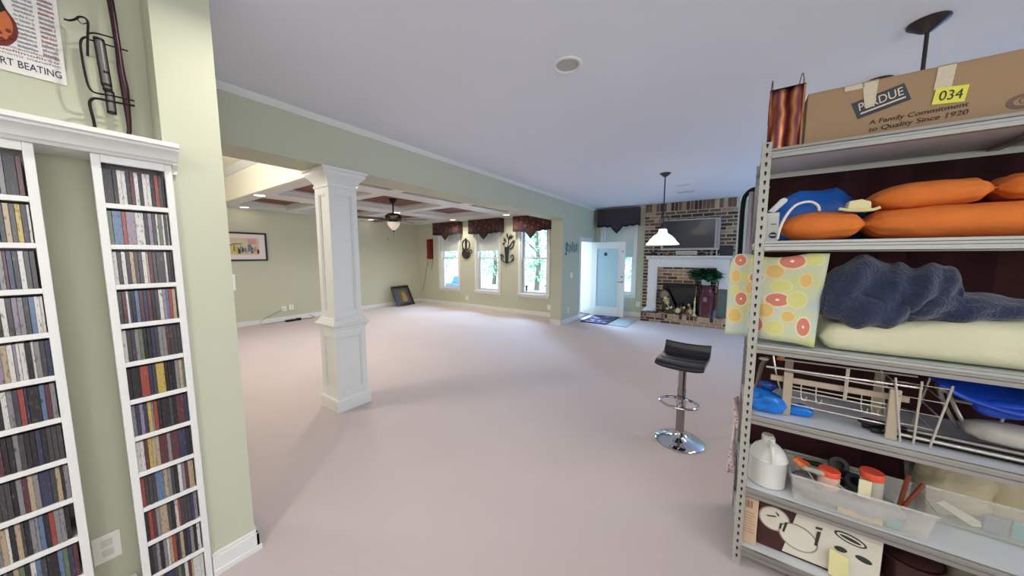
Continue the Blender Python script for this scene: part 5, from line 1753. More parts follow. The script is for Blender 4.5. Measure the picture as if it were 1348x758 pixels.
# ------------------------------------------------------------------ second level
Z2 = LV[1] + 0.0005
wb = tag(empty('white_box', (0.118, 1.86, Z2)), 'small white carton with a dark oval emblem behind the upright', 'box')
M_wb = mat('white_card', (206, 208, 200), 0.7, var=0.05, scale=14)
obj('body', MB().box(0.076, 0.150, 1.838, 1.92, Z2, Z2 + 0.125), M_wb, wb, bevel=0.003)
ove = [(0.135 - 0.003 + 0.0135 * math.cos(a * math.pi / 10), Z2 + 0.026 + 0.0135 * math.sin(a * math.pi / 10)) for a in range(20)]
obj('emblem', MB().prism(ove, 'y', 1.8365, 1.838), mat('emblem_navy', (40, 44, 86), 0.6), wb)
obj('emblem_band', MB().box(0.1215, 0.1425, 1.8355, 1.8365, Z2 + 0.024, Z2 + 0.029), M_wb, wb)
obj('printed_line', MB().box(0.122, 0.141, 1.8365, 1.838, Z2 + 0.072, Z2 + 0.077), mat('ink_grey2', (130, 130, 126), 0.7), wb)
kn = tag(empty('plastic_scraper', (0.14, 1.88, Z2 + 0.126)), 'slanted white plastic handle lying on the small white carton', 'scraper')
Mk = Matrix.Translation((0.118, 1.885, Z2 + 0.127)) @ Matrix.Rotation(R(40), 4, 'Y')
obj('grip', MB().prism([(-0.011, 0.002), (0.011, 0.010), (0.014, 0.072), (0.009, 0.082), (-0.006, 0.080), (-0.012, 0.068)], 'y', -0.009, 0.009, 0, Mk), mat('white_plastic', (222, 224, 226), 0.35), kn, bevel=0.004)

M_or = mat('orange_canvas', (214, 116, 48), 0.9, var=0.1, scale=12, bump=0.5, bscale=26)


def cushion(x0, x1, pins, yc, ry, zc0, zc1, rz, lbl, seed, tilt=0.0):
    def zc(x):
        return zc0 + (zc1 - zc0) * (x - x0) / (x1 - x0)

    def prof(x):
        k = 1.0
        e = min(x - x0, x1 - x) / 0.10
        k *= math.sqrt(max(0.0, 1 - (1 - min(1, e)) ** 2))
        for p in pins:
            k *= 1 - 0.74 * math.exp(-((x - p) / 0.022) ** 2) - 0.0 * x
            k *= 1 - 0.22 * math.exp(-((x - p) / 0.10) ** 2)
        return k

    def fn(u, v):
        x = x0 + (x1 - x0) * v
        a = 2 * math.pi * u
        k = max(0.02, prof(x))
        ca, sa = math.cos(a), math.sin(a)
        yy = math.copysign(abs(ca) ** 0.75, ca) * ry * (0.55 + 0.45 * k)
        zz = math.copysign(abs(sa) ** 0.85, sa) * rz * k
        wr = 0.0
        for p in pins:
            wr += 0.09 * math.exp(-((x - p) / 0.07) ** 2) * math.sin(a * 11 + seed) + 0.03 * math.exp(-((x - p) / 0.12) ** 2) * math.sin(a * 19 + x * 30)
        nz = noise.noise(Vector((x * 14, ca * 2 + seed, sa * 2))) * 0.07 + noise.noise(Vector((x * 40, ca * 5 + seed, sa * 5))) * 0.025 + wr * 1.3
        return (x, yc + yy * (1 + nz * 0.4), zc(x) + zz * (1 + nz))
    t = MB().grid(36, 90, fn, wrap=True)
    o = tag(empty('orange_cushion', ((x0 + x1) / 2, yc, zc0 - rz)), lbl, 'cushion', 'orange seat cushions on the second shelf')
    c = obj('cover', t, M_or, o, smooth=True, sharp=180)
    for p in pins:
        obj('tuft_tie', MB().blob((p, yc - ry * 0.62, zc(p)), (0.005, 0.004, 0.012), nu=12, nv=8), mat('tie_dark', (130, 58, 24), 0.9), c, smooth=True, sharp=180)
    return o


cushion(0.165, 1.30, (0.425, 0.98), 1.955, 0.125, Z2 + 0.062, Z2 + 0.066, 0.062, 'lower long orange cushion, pinched left of centre', 1)
cushion(0.442, 1.32, (0.735, 1.05), 1.975, 0.120, Z2 + 0.160, Z2 + 0.196, 0.054, 'upper orange cushion lying on the lower one', 5)
bb = tag(empty('blue_bag', (0.31, 2.12, Z2)), 'bright blue plastic bag behind the lower orange cushion', 'bag')
t = MB().blob((0.315, 2.13, Z2 + 0.12), (0.165, 0.09, 0.12), 0.75, 0.22, 7, 9, 48, 26)
obj('body', t, mat('blue_plastic', (24, 98, 196), 0.22, var=0.12, scale=8, bump=0.5, bscale=18), bb, smooth=True, sharp=180)
cw = tag(empty('charging_cable', (0.22, 1.88, Z2 + 0.05)), 'looped white cord hanging over the lower orange cushion', 'cord')
obj('cord', MB().tube(smoothpath([(0.148, 1.828, Z2 + 0.008), (0.152, 1.826, Z2 + 0.045), (0.168, 1.826, Z2 + 0.10), (0.20, 1.845, Z2 + 0.150), (0.245, 1.865, Z2 + 0.165), (0.275, 1.88, Z2 + 0.150), (0.285, 1.892, Z2 + 0.128)], 6), 0.0052, 8), mat('cord_white', (222, 214, 206), 0.4), cw, smooth=True)
cm = tag(empty('cream_adapter', (0.40, 1.99, Z2 + 0.12)), 'cream plastic plug adapter between the orange cushions', 'adapter')
M_cr = mat('cream_plastic', (224, 212, 160), 0.4, var=0.03)
obj('housing', MB().prism([(0.365, Z2 + 0.122), (0.435, Z2 + 0.112), (0.432, Z2 + 0.150), (0.405, Z2 + 0.162), (0.37, Z2 + 0.157)], 'y', 1.875, 1.93), M_cr, cm, bevel=0.004)
obj('base_lip', MB().tube(smoothpath([(0.340, 1.872, Z2 + 0.128), (0.38, 1.868, Z2 + 0.118), (0.43, 1.866, Z2 + 0.116), (0.455, 1.868, Z2 + 0.124)], 4), 0.006, 8), M_cr, cm, smooth=True)

# ------------------------------------------------------------------ third level
Z3 = LV[2] + 0.0005
M_cit = mat('citrus_print', (200, 214, 206), 0.8)
nt, b, new = nodes_of(M_cit)
tc = new('ShaderNodeTexCoord')
sepx = new('ShaderNodeSeparateXYZ')
nt.links.new(tc.outputs['Object'], sepx.inputs[0])


def math_(op, a, b_=None, val=None):
    n = new('ShaderNodeMath')
    n.operation = op
    nt.links.new(a, n.inputs[0])
    if b_ is not None:
        nt.links.new(b_, n.inputs[1])
    elif val is not None:
        n.inputs[1].default_value = val
    return n.outputs[0]


def mixc(fac, c1, c2):
    n = new('ShaderNodeMix')
    n.data_type = 'RGBA'
    nt.links.new(fac, n.inputs['Factor'])
    if isinstance(c1, tuple):
        n.inputs['A'].default_value = c1
    else:
        nt.links.new(c1, n.inputs['A'])
    if isinstance(c2, tuple):
        n.inputs['B'].default_value = c2
    else:
        nt.links.new(c2, n.inputs['B'])
    return n.outputs['Result']


nz = new('ShaderNodeTexNoise')
nz.inputs['Scale'].default_value = 9
nt.links.new(tc.outputs['Object'], nz.inputs['Vector'])
rb = ramp(nt, [(0.35, (180, 194, 190)), (0.52, (194, 200, 168)), (0.68, (196, 200, 134))])
nt.links.new(nz.outputs['Fac'], rb.inputs[0])
colr = rb.outputs[0]
CIT = [  # x, z (from the base), radius x, radius z, kind: printed fruit
    (0.022, 0.375, 0.026, 0.030, 'p'), (0.008, 0.30, 0.020, 0.034, 'o'), (0.040, 0.30, 0.018, 0.024, 'y'), (0.010, 0.232, 0.016, 0.030, 'y'), (0.034, 0.195, 0.026, 0.036, 'p'), (0.014, 0.115, 0.030, 0.038, 'o'),
    (0.086, 0.296, 0.030, 0.030, 'p'), (0.072, 0.248, 0.026, 0.034, 'o'), (0.150, 0.325, 0.037, 0.034, 'o'), (0.205, 0.372, 0.050, 0.036, 'p'), (0.176, 0.262, 0.040, 0.030, 'y'),
    (0.166, 0.200, 0.050, 0.034, 'p'), (0.126, 0.150, 0.034, 0.036, 'o'), (0.095, 0.082, 0.030, 0.040, 'p'), (0.160, 0.075, 0.038, 0.034, 'y'), (0.232, 0.205, 0.036, 0.040, 'y'), (0.258, 0.09, 0.026, 0.046, 'p'),
    (0.255, 0.29, 0.022, 0.034, 'o'), (0.09, 0.38, 0.03, 0.024, 'y'), (0.275, 0.38, 0.03, 0.03, 'y'), (0.085, 0.185, 0.022, 0.026, 'y'), (0.205, 0.13, 0.026, 0.026, 'o')]
FC = {'p': ((204, 124, 106), (226, 204, 176)), 'o': ((216, 180, 112), (224, 200, 140)), 'y': ((206, 204, 128), (210, 208, 146))}
CX0 = 0.145
for (fx_, fz_, rx_, rz_, kd) in CIT:
    dx = math_('MULTIPLY', math_('ADD', sepx.outputs[0], val=CX0 - fx_), val=1 / rx_)
    dz = math_('MULTIPLY', math_('ADD', sepx.outputs[2], val=-fz_), val=1 / rz_)
    r2 = math_('SQRT', math_('ADD', math_('MULTIPLY', dx, dx), math_('MULTIPLY', dz, dz)))
    colr = mixc(math_('LESS_THAN', r2, val=1.0), colr, lin(FC[kd][1]))
    colr = mixc(math_('LESS_THAN', r2, val=0.82), colr, lin(FC[kd][0]))
    if kd == 'p':
        colr = mixc(math_('LESS_THAN', r2, val=0.14), colr, lin((244, 224, 206)))
nt.links.new(colr, b.inputs['Base Color'])
# folded cloth: plan path (x, y)
path = [(-0.020, 1.846), (0.02, 1.845), (0.08, 1.846), (0.14, 1.842), (0.20, 1.836), (0.26, 1.832), (0.295, 1.832), (0.308, 1.845), (0.300, 1.862), (0.26, 1.868), (0.16, 1.868), (0.04, 1.868), (-0.018, 1.866)]
pp = smoothpath([(a, b_, 0) for a, b_ in path], 5)


def cit(u, v):
    i = u * (len(pp) - 1)
    k = min(int(i), len(pp) - 2)
    p = pp[k].lerp(pp[k + 1], i - k)
    x = p.x
    top = 0.405 - 0.012 * max(0, min(1, (0.06 - x) / 0.02)) * 0
    if x < 0.02:
        q = (0.02 - x) / 0.04
        top -= 0.075 * (1 - math.sqrt(max(0, 1 - q * q)))
    if x > 0.05:
        top -= 0.028 * math.sin(min(1, (x - 0.05) / 0.2) * math.pi) * 0.6
    bot = 0.018
    if x > 0.24:
        bot -= 0.012 * (x - 0.24) / 0.07
    sh = 0.016 * max(0, (x - 0.2) / 0.1) * (v - 0.5) * 1.2
    bul = 0.010 * math.sin(v * math.pi * 1.5 + x * 9)
    return (x + sh * (1 if u < 0.7 else 1), p.y - (bul if u < 0.6 else -0.0) * (1 if x > 0.11 else 0.2), Z3 + bot + (top - bot) * v)


t = MB().grid(len(pp), 16, cit)
tag(obj('citrus_cloth', t, M_cit, smooth=True, sharp=180, solid=0.006, origin=(0.145, 1.85, Z3)), 'folded citrus-print vinyl cloth hooked behind the shelf upright', 'tablecloth')

t = MB()


def padf(u, v):
    x = 0.318 + 1.22 * v
    a = 2 * math.pi * u
    ca, sa = math.cos(a), math.sin(a)
    ryy, rzz = 0.195, 0.062
    e = max(0.03, math.sqrt(max(0, 1 - (1 - min(1, min(v, 1 - v) / 0.04)) ** 2)))
    yy = math.copysign(abs(ca) ** 0.35, ca) * ryy * (0.8 + 0.2 * e)
    zz = math.copysign(abs(sa) ** 0.6, sa) * rzz * e
    h = 0.85 + 0.55 * min(1, max(0, (x - 0.3) / 0.4))
    n_ = noise.noise(Vector((x * 7, ca * 2, 3))) * 0.05
    return (x, 2.02 + yy, Z3 + rzz * h + zz * h * (1 + n_))


t.grid(44, 60, padf, wrap=True)
fp_ = tag(obj('cream_pad', t, mat('cream_blanket', (206, 204, 174), 0.95, var=0.06, scale=9, bump=0.4, bscale=30), smooth=True, sharp=180), 'thick folded cream blanket lying flat under the navy fleece', 'blanket')

nb_ = tag(empty('navy_blanket', (0.56, 2.0, Z3 + 0.1)), 'rumpled navy blue fleece blanket on the cream one', 'blanket')
M_nav = mat('navy_fleece', (38, 47, 74), 1.0, var=0.3, scale=22, bump=0.9, bscale=90, sheen=0.3)


def fleece(segs, nu=64, nv=60, seed=0):
    # a thick lazily rolled fold: tube of elliptic section with ridges along its length
    P_ = smoothpath([s[0] for s in segs], 6)
    Rr = smoothpath([(s[1], s[2], 0) for s in segs], 6)

    def fn(u, v):
        i = v * (len(P_) - 1)
        k = min(int(i), len(P_) - 2)
        p = P_[k].lerp(P_[k + 1], i - k)
        r_ = Rr[k].lerp(Rr[k + 1], i - k)
        a = 2 * math.pi * u
        end = math.sqrt(max(0, 1 - (1 - min(1, min(v, 1 - v) / 0.10)) ** 2))
        rid = 0.12 * math.sin(a * 2 + v * 7 + seed) + 0.09 * math.sin(v * 21 + a * 2 + seed) + 0.10 * noise.noise(Vector((p.x * 16, math.cos(a) * 2.0 + seed, math.sin(a) * 2.0)))
        fz = 0.025 * noise.noise(Vector((p.x * 90, math.cos(a) * 14, math.sin(a) * 14 + seed)))
        k2 = end * (1 + rid + fz)
        return (p.x, p.y + r_.x * math.cos(a) * k2, p.z + r_.y * math.sin(a) * k2)
    return MB().grid(nu, nv, fn, wrap=True)


za = Z3 + 0.175
obj('blanket_fold', fleece([((0.300, 1.93, za + 0.02), 0.08, 0.075), ((0.36, 1.915, za + 0.075), 0.10, 0.105), ((0.45, 1.92, za + 0.095), 0.12, 0.11), ((0.54, 1.94, za + 0.075), 0.12, 0.10), ((0.60, 1.96, za + 0.05), 0.10, 0.08)], seed=1), M_nav, nb_, smooth=True, sharp=180)
obj('blanket_fold', fleece([((0.315, 1.86, za + 0.03), 0.05, 0.055), ((0.37, 1.855, za + 0.025), 0.055, 0.07), ((0.44, 1.852, za + 0.01), 0.055, 0.075), ((0.51, 1.86, za - 0.005), 0.055, 0.06), ((0.56, 1.87, za + 0.015), 0.05, 0.05)], seed=3), M_nav, nb_, smooth=True, sharp=180)
obj('blanket_fold', fleece([((0.47, 1.91, za + 0.12), 0.09, 0.06), ((0.55, 1.91, za + 0.09), 0.10, 0.10), ((0.63, 1.92, za + 0.10), 0.10, 0.085), ((0.69, 1.94, za + 0.10), 0.09, 0.05)], seed=5), M_nav, nb_, smooth=True, sharp=180)
obj('blanket_fold', fleece([((0.52, 1.90, za + 0.02), 0.08, 0.06), ((0.62, 1.90, za + 0.03), 0.09, 0.06), ((0.74, 1.92, za + 0.035), 0.08, 0.05), ((0.86, 1.95, za + 0.035), 0.07, 0.04)], seed=8), M_nav, nb_, smooth=True, sharp=180)

# ------------------------------------------------------------------ fourth level
Z4 = LV[3] + 0.0005
wr = tag(empty('wire_rack', (0.38, 1.95, Z4)), 'expandable metal wire rack with tan posts on the fourth shelf', 'rack')
M_wire = mat('chromed_wire', (206, 200, 190), 0.3, 0.6, var=0.05)
M_post = mat('tan_post', (176, 160, 140), 0.5, var=0.1, scale=20)
for (x_, y_, h_) in ((0.232, 1.888, 0.20), (0.552, 1.866, 0.205), (0.262, 2.14, 0.20), (0.58, 2.14, 0.20)):
    obj('post', MB().box(x_ - 0.016, x_ + 0.016, y_ - 0.006, y_ + 0.006, Z4, Z4 + h_), M_post, wr, bevel=0.002)
for k, (zz, r_) in enumerate(((0.052, 0.0032), (0.085, 0.0032), (0.118, 0.003), (0.135, 0.0025), (0.205, 0.0035))):
    obj('rail', MB().tube([(0.235, 1.90, Z4 + zz), (0.56, 1.878, Z4 + zz)], r_, 6), M_wire, wr, smooth=True)
obj('crossbar', MB().box(0.17, 0.60, 1.895, 1.905, Z4 + 0.150, Z4 + 0.175), M_post, wr, bevel=0.002)
obj('rail', MB().tube([(0.15, 1.885, Z4 + 0.213), (0.62, 1.87, Z4 + 0.225)], 0.0045, 8), M_wire, wr, smooth=True)
obj('rail', MB().tube([(0.19, 1.93, Z4 + 0.245), (0.62, 1.92, Z4 + 0.255)], 0.0035, 8), M_wire, wr, smooth=True)
for x_ in (0.395, 0.40):
    obj('upright_wire', MB().tube([(x_ + 0.02, 1.885, Z4 + 0.12), (x_ + 0.02, 1.88, Z4 + 0.26)], 0.004 if x_ > 0.398 else 0.003, 6), M_wire, wr, smooth=True)
for x_ in (0.28, 0.33, 0.47, 0.50):
    obj('hook', MB().tube(smoothpath([(x_, 1.90, Z4 + 0.15), (x_ + 0.002, 1.895, Z4 + 0.09), (x_ + 0.016, 1.893, Z4 + 0.08), (x_ + 0.02, 1.895, Z4 + 0.10)], 4), 0.0022, 6), M_wire, wr, smooth=True)
obj('end_frame', MB().tube(smoothpath([(0.175, 1.92, Z4 + 0.26), (0.195, 1.91, Z4 + 0.16), (0.225, 1.9, Z4 + 0.06)], 4), 0.004, 6), M_wire, wr, smooth=True)
bk = tag(empty('wire_basket', (0.64, 1.95, Z4 + 0.06)), 'small silver wire basket at right end of the wire rack', 'basket')
for k in range(4):
    zz = Z4 + 0.075 + k * 0.055
    e_ = 0.012 * k
    pts = [(0.575 - e_, 1.86, zz), (0.650 + e_, 1.855, zz), (0.662 + e_, 2.05, zz), (0.585 - e_, 2.05, zz)]
    obj('basket_wire', MB().tube(pts, 0.0028, 6, closed=True), M_wire, bk, smooth=True)
for (xa, xb, yy) in ((0.577, 0.545, 1.859), (0.61, 0.612, 1.857), (0.65, 0.685, 1.855), (0.662, 0.70, 2.05), (0.587, 0.555, 2.05)):
    obj('basket_post', MB().tube([(xa, yy, Z4 + 0.002), (xb, yy, Z4 + 0.255)], 0.0036, 6), M_wire, bk, smooth=True)
b4 = tag(empty('blue_pouch', (0.17, 1.9, Z4)), 'crumpled bright blue plastic pouch beside the wire rack', 'pouch')
obj('body', MB().blob((0.165, 1.90, Z4 + 0.045), (0.062, 0.05, 0.045), 0.7, 0.5, 12, 4, 40, 22), mat('blue_vinyl', (20, 112, 206), 0.2, var=0.3, scale=16), b4, smooth=True, sharp=180)
obj('flap', MB().blob((0.275, 1.92, Z4 + 0.022), (0.05, 0.03, 0.022), 0.7, 0.5, 12, 8, 30, 16), mat('blue_vinyl', (20, 112, 206), 0.2), b4, smooth=True, sharp=180)
obj('top_fold', MB().blob((0.165, 1.95, Z4 + 0.105), (0.04, 0.035, 0.022), 0.8, 0.6, 14, 5, 30, 16), mat('blue_vinyl_dark', (24, 62, 130), 0.25), b4, smooth=True, sharp=180)
jn = tag(empty('spring_clamp', (0.14, 2.0, Z4 + 0.12)), 'small metal and orange clamp hanging at left of wire rack', 'clamp')
obj('jaw', MB().tube(smoothpath([(0.115, 1.95, Z4 + 0.002), (0.13, 1.97, Z4 + 0.12), (0.14, 1.96, Z4 + 0.20), (0.16, 1.95, Z4 + 0.24)], 4), 0.009, 8), mat('rust_steel', (122, 104, 92), 0.5, 0.4, var=0.3), jn, smooth=True)
obj('grip', MB().blob((0.205, 1.93, Z4 + 0.255), (0.014, 0.012, 0.016), nu=16, nv=10), mat('amber_plastic', (190, 110, 56), 0.4), jn, smooth=True, sharp=180)
obj('spring', MB().blob((0.142, 1.935, Z4 + 0.235), (0.02, 0.012, 0.008), nu=16, nv=10), M_wire, jn, smooth=True, sharp=180)
# folding stool frame and poles
fr = tag(empty('folding_frame', (0.72, 2.0, Z4)), 'grey tubular folding frame right of the wire basket', 'frame')
M_tube = mat('grey_tube', (150, 146, 140), 0.35, 0.6)
obj('tube', MB().tube(smoothpath([(0.700, 2.0, Z4 + 0.215), (0.725, 1.995, Z4 + 0.13), (0.76, 1.99, Z4 + 0.055)], 4), 0.007, 8), M_tube, fr, smooth=True)
obj('tube', MB().tube(smoothpath([(0.715, 1.98, Z4 + 0.215), (0.745, 1.975, Z4 + 0.13), (0.78, 1.97, Z4 + 0.055)], 4), 0.007, 8), M_tube, fr, smooth=True)
obj('tube', MB().tube([(0.74, 1.99, Z4 + 0.165), (0.86, 1.98, Z4 + 0.158), (0.845, 1.985, Z4 + 0.055)], 0.006, 8), M_wire, fr, smooth=True)
obj('clip', MB().box(0.690, 0.735, 1.96, 2.0, Z4 + 0.195, Z4 + 0.225), M_tube, fr, bevel=0.005)
PL = [('thin chrome pole lying frontmost on the fourth shelf', 0.54, 1.16, 1.868, 1.842, 0.006, M_wire, 0.028), ('thick black pole lying front on the fourth shelf', 0.52, 1.30, 1.90, 1.872, 0.011, M_blackm, 0.012),
      ('black pole lying second from front on the fourth shelf', 0.50, 1.34, 1.93, 1.902, 0.011, M_black, 0.012), ('grey pole lying on top of the black poles', 0.60, 1.28, 1.92, 1.89, 0.008, M_tube, 0.032),
      ('long black pole lying behind the other poles', 0.54, 1.30, 1.965, 1.94, 0.012, M_blackm, 0.013), ('pale grey pole lying at the very back of the poles', 0.62, 1.30, 1.99, 1.975, 0.008, M_tube, 0.009)]
for (lb, xa, xb, ya, yb, r_, mm, zz) in PL:
    p_ = tag(empty('metal_pole', ((xa + xb) / 2, (ya + yb) / 2, Z4)), lb, 'pole', 'poles on the fourth shelf')
    obj('pole', MB().cyl((xa, ya, Z4 + zz), (xb, yb, Z4 + zz), r_, n=12), mm, p_, smooth=True)
    obj('end_cap', MB().cyl((xa - 0.012, ya + 0.0005, Z4 + zz), (xa + 0.008, ya, Z4 + zz), r_ + 0.0015, n=12), M_black, p_, smooth=True)
tl = tag(empty('tool_handle', (0.52, 1.90, Z4)), 'short black ratchet handle lying left of the poles', 'tool')
obj('grip', MB().blob((0.515, 1.905, Z4 + 0.040), (0.045, 0.018, 0.014), 0.8, 0.2, 20, 3, 28, 14), M_black, tl, smooth=True, sharp=180)
tp_ = tag(empty('blue_tarp', (0.85, 2.0, Z4 + 0.06)), 'folded bright blue tarp sagging over grey canvas, fourth shelf', 'tarp')
M_tarp = mat('blue_tarp', (22, 66, 176), 0.35, var=0.2, scale=10, bump=0.4, bscale=14)


def tarpf(u, v):
    x = 0.66 + 0.62 * u
    sag = 0.05 * math.exp(-((x - 0.80) / 0.09) ** 2) + 0.02
    y = 1.86 + 0.30 * v + 0.012 * math.sin(u * 14)
    return (x, y, Z4 + 0.28 - sag * (1 - v) ** 1.4 * (1.3) - 0.05 * u * (1 - v) - 0.01 * math.sin(u * 22))


obj('sheet', MB().grid(40, 14, tarpf), M_tarp, tp_, smooth=True, sharp=180, solid=0.012)
obj('sag_fold', MB().blob((0.815, 1.90, Z4 + 0.185), (0.06, 0.03, 0.032), 0.8, 0.2, 9, 6, 32, 18), M_tarp, tp_, smooth=True, sharp=180)
cn = MB().blob((0.90, 1.955, Z4 + 0.078), (0.135, 0.06, 0.034), 0.7, 0.18, 10, 2, 40, 18)
tag(obj('grey_canvas', cn, mat('grey_canvas', (176, 170, 164), 0.95, var=0.1), smooth=True, sharp=180), 'rolled pale grey canvas under the blue tarp', 'canvas')

# ------------------------------------------------------------------ fifth level
Z5 = LV[4] + 0.0005
jg = tag(empty('white_jug', (0.185, 1.90, Z5)), 'white oval plastic jug with moulded handle on the fifth shelf', 'jug')
M_jug = mat('white_jug_plastic', (218, 218, 212), 0.4, var=0.03, scale=8)
JX, JY = 0.185, 1.905
prof_ = [(0.0, 0), (0.066, 0.0), (0.071, 0.006), (0.072, 0.125), (0.0735, 0.13), (0.072, 0.135), (0.069, 0.15), (0.058, 0.172), (0.040, 0.19), (0.024, 0.20), (0.022, 0.225), (0.0, 0.225)]
obj('jug_body', MB().lathe(prof_, 36, (JX, JY, Z5), 0, 1.0, 0.95), M_jug, jg, smooth=True)
obj('jug_cap', MB().lathe([(0.0, 0.20), (0.023, 0.20), (0.024, 0.225), (0.022, 0.232), (0, 0.232)], 20, (JX - 0.005, JY + 0.01, Z5)), mat('jug_cap', (196, 192, 182), 0.5), jg, smooth=True)
obj('jug_handle', MB().tube(smoothpath([(JX + 0.012, JY - 0.071, Z5 + 0.135), (JX + 0.012, JY - 0.076, Z5 + 0.165), (JX + 0.008, JY - 0.055, Z5 + 0.20), (JX, JY - 0.01, Z5 + 0.215)], 5), 0.0085, 10), M_jug, jg, smooth=True)
obj('jug_rib', MB().lathe([(0.0725, 0.126), (0.0765, 0.131), (0.0725, 0.136)], 36, (JX, JY, Z5), 0, 1.0, 0.95), M_jug, jg, smooth=True)


def bin_(x0, x1, y0, y1, z, h, lbl):
    o = tag(empty('clear_bin', ((x0 + x1) / 2, (y0 + y1) / 2, z)), lbl, 'storage bin', 'clear plastic bins on the fifth shelf')
    fl_ = 0.016

    def wall(pts0, pts1):
        return MB().add(pts0 + pts1, [(0, 1, 3, 2)])
    B_ = [(x0 + fl_, y0 + fl_), (x1 - fl_, y0 + fl_), (x1 - fl_, y1 - fl_), (x0 + fl_, y1 - fl_)]
    T_ = [(x0, y0), (x1, y0), (x1, y1), (x0, y1)]
    vs = [(a, b_, z + 0.003) for a, b_ in B_] + [(a, b_, z + h) for a, b_ in T_]
    m_ = MB().add(vs, [(0, 1, 2, 3), (0, 1, 5, 4), (1, 2, 6, 5), (2, 3, 7, 6), (3, 0, 4, 7)])
    obj('tub', m_, M_bin, o, solid=0.003)
    rim = [(x0 - 0.004, y0 - 0.004, z + h), (x1 + 0.004, y0 - 0.004, z + h), (x1 + 0.004, y1 + 0.004, z + h), (x0 - 0.004, y1 + 0.004, z + h)]
    obj('rim', MB().tube(rim, 0.0045, 8, closed=True), M_bin, o, smooth=True)
    return o


bin_(0.262, 0.675, 1.806, 2.02, Z5, 0.125, 'clear plastic bin of tools and jars, front of fifth shelf')
bin_(0.70, 1.25, 1.985, 2.20, Z5, 0.15, 'clear plastic bin further back on the fifth shelf')


def jar(x, y, z, r_, h, lbl, lidc, bodyc, nm='jar'):
    o = tag(empty(nm, (x, y, z)), lbl, 'jar')
    obj('jar_body', MB().lathe([(0.0, 0), (r_ * 0.92, 0), (r_, 0.008), (r_, h * 0.8), (r_ * 0.86, h * 0.88), (r_ * 0.86, h * 0.9), (0, h * 0.9)], 24, (x, y, z)), bodyc, o, smooth=True)
    obj('jar_lid', MB().lathe([(0, h * 0.84), (r_ * 0.98, h * 0.84), (r_ * 1.02, h * 0.86), (r_ * 1.02, h * 0.98), (r_ * 0.96, h), (0, h)], 28, (x, y, z)), lidc, o, smooth=True)
    return o


M_red = mat('red_lid', (224, 84, 56), 0.4, var=0.03)
M_pink = mat('pink_jar', (206, 170, 150), 0.5, var=0.08)
jar(0.395, 1.885, Z5 + 0.006, 0.035, 0.15, 'jar with round red lid in the front bin', M_red, M_pink)
jar(0.525, 1.90, Z5 + 0.006, 0.036, 0.185, 'taller jar with red lid and paper label in front bin', M_red, mat('jar_grey', (170, 164, 150), 0.4), 'jar')
lb_ = tag(obj('folded_note', MB().box(0.478, 0.515, 1.852, 1.856, Z5 + 0.09, Z5 + 0.165), mat('note_cream', (222, 214, 178), 0.8, var=0.1), bevel=0.001), 'folded cream paper label standing by the taller red-lidded jar', 'paper')
M_scr = [mat('red_handle', (206, 86, 50), 0.4), mat('clear_handle', (170, 164, 150), 0.3), M_black, mat('orange_handle', (220, 120, 60), 0.4)]
for k, (xa, ya, xb, yb, mi, lb) in enumerate(((0.275, 1.90, 0.335, 1.87, 3, 'orange-handled tool at left end of front bin'), (0.285, 1.93, 0.35, 1.90, 0, 'red-handled tool second from left in front bin'),
                                              (0.305, 1.87, 0.40, 1.86, 1, 'grey screwdriver lying across the front bin'), (0.31, 1.95, 0.41, 1.92, 2, 'black screwdriver behind the grey one in front bin'))):
    o = tag(empty('hand_tool', ((xa + xb) / 2, (ya + yb) / 2, Z5 + 0.11)), lb, 'tool', 'tools in the front bin')
    d_ = Vector((xb - xa, yb - ya, -0.03 + 0.015 * k))
    p0 = Vector((xa, ya, Z5 + 0.155 - 0.008 * k))
    P_ = [p0 + d_ * q for q in (0, 0.08, 0.2, 0.5, 0.7, 0.78)]
    obj('handle', MB().tube(P_, [0.006, 0.0115, 0.009, 0.0115, 0.011, 0.006], 10), M_scr[mi], o, smooth=True)
    obj('shank', MB().tube([p0 + d_ * 0.76, p0 + d_ * 1.6 + Vector((0, 0, -0.05))], 0.003, 6), M_steel, o, smooth=True)
for k, (x_, y_, lb) in enumerate(((0.455, 1.93, 'black tape roll nearest the red-lidded jar'), (0.475, 1.885, 'black tape roll leaning at centre of front bin'), (0.44, 1.97, 'black tape roll at back of the front bin'))):
    Mq = Matrix.Translation((x_, y_, Z5 + 0.115 + 0.014 * k)) @ Matrix.Rotation(R(25 + 15 * k), 4, 'X')
    t = MB().lathe([(0.018, -0.012), (0.034, -0.012), (0.034, 0.012), (0.018, 0.012), (0.018, -0.012)], 24, (0, 0, 0), 0, 1, 1, Mq)
    tag(obj('tape_roll', t, M_black, smooth=True), lb, 'tape', 'black tape rolls in the front bin')
for k, (a, b_, lb) in enumerate((((0.605, 1.90), (0.635, 1.935), 'upright rust-brown stick at right end of front bin'), ((0.60, 1.895), (0.672, 1.925), 'leaning rust-brown stick at right end of front bin'))):
    m_ = MB().tube([(a[0], a[1], Z5 + 0.03), (b_[0], b_[1], Z5 + 0.20 - 0.02 * k)], 0.0075, 6)
    tag(obj('brown_stick', m_, mat('rust_wood', (120, 52, 30), 0.6, var=0.2)), lb, 'stick')
t = MB().blob((0.46, 1.91, Z5 + 0.045), (0.17, 0.08, 0.036), 0.6, 0.25, 10, 12, 50, 20)
tag(obj('crumpled_bags', t, mat('grey_bag', (150, 148, 152), 0.4, var=0.3, scale=9), smooth=True, sharp=180), 'crumpled grey bags filling the bottom of the front bin', 'bag')
t = MB().box(0.56, 0.60, 1.829, 1.835, Z5 + 0.012, Z5 + 0.045)
tag(obj('teal_packet', t, mat('teal_packet', (86, 160, 170), 0.5), bevel=0.002), 'small teal packet low in the front bin', 'packet')
t = MB().box(0.42, 0.55, 1.828, 1.834, Z5 + 0.006, Z5 + 0.03)
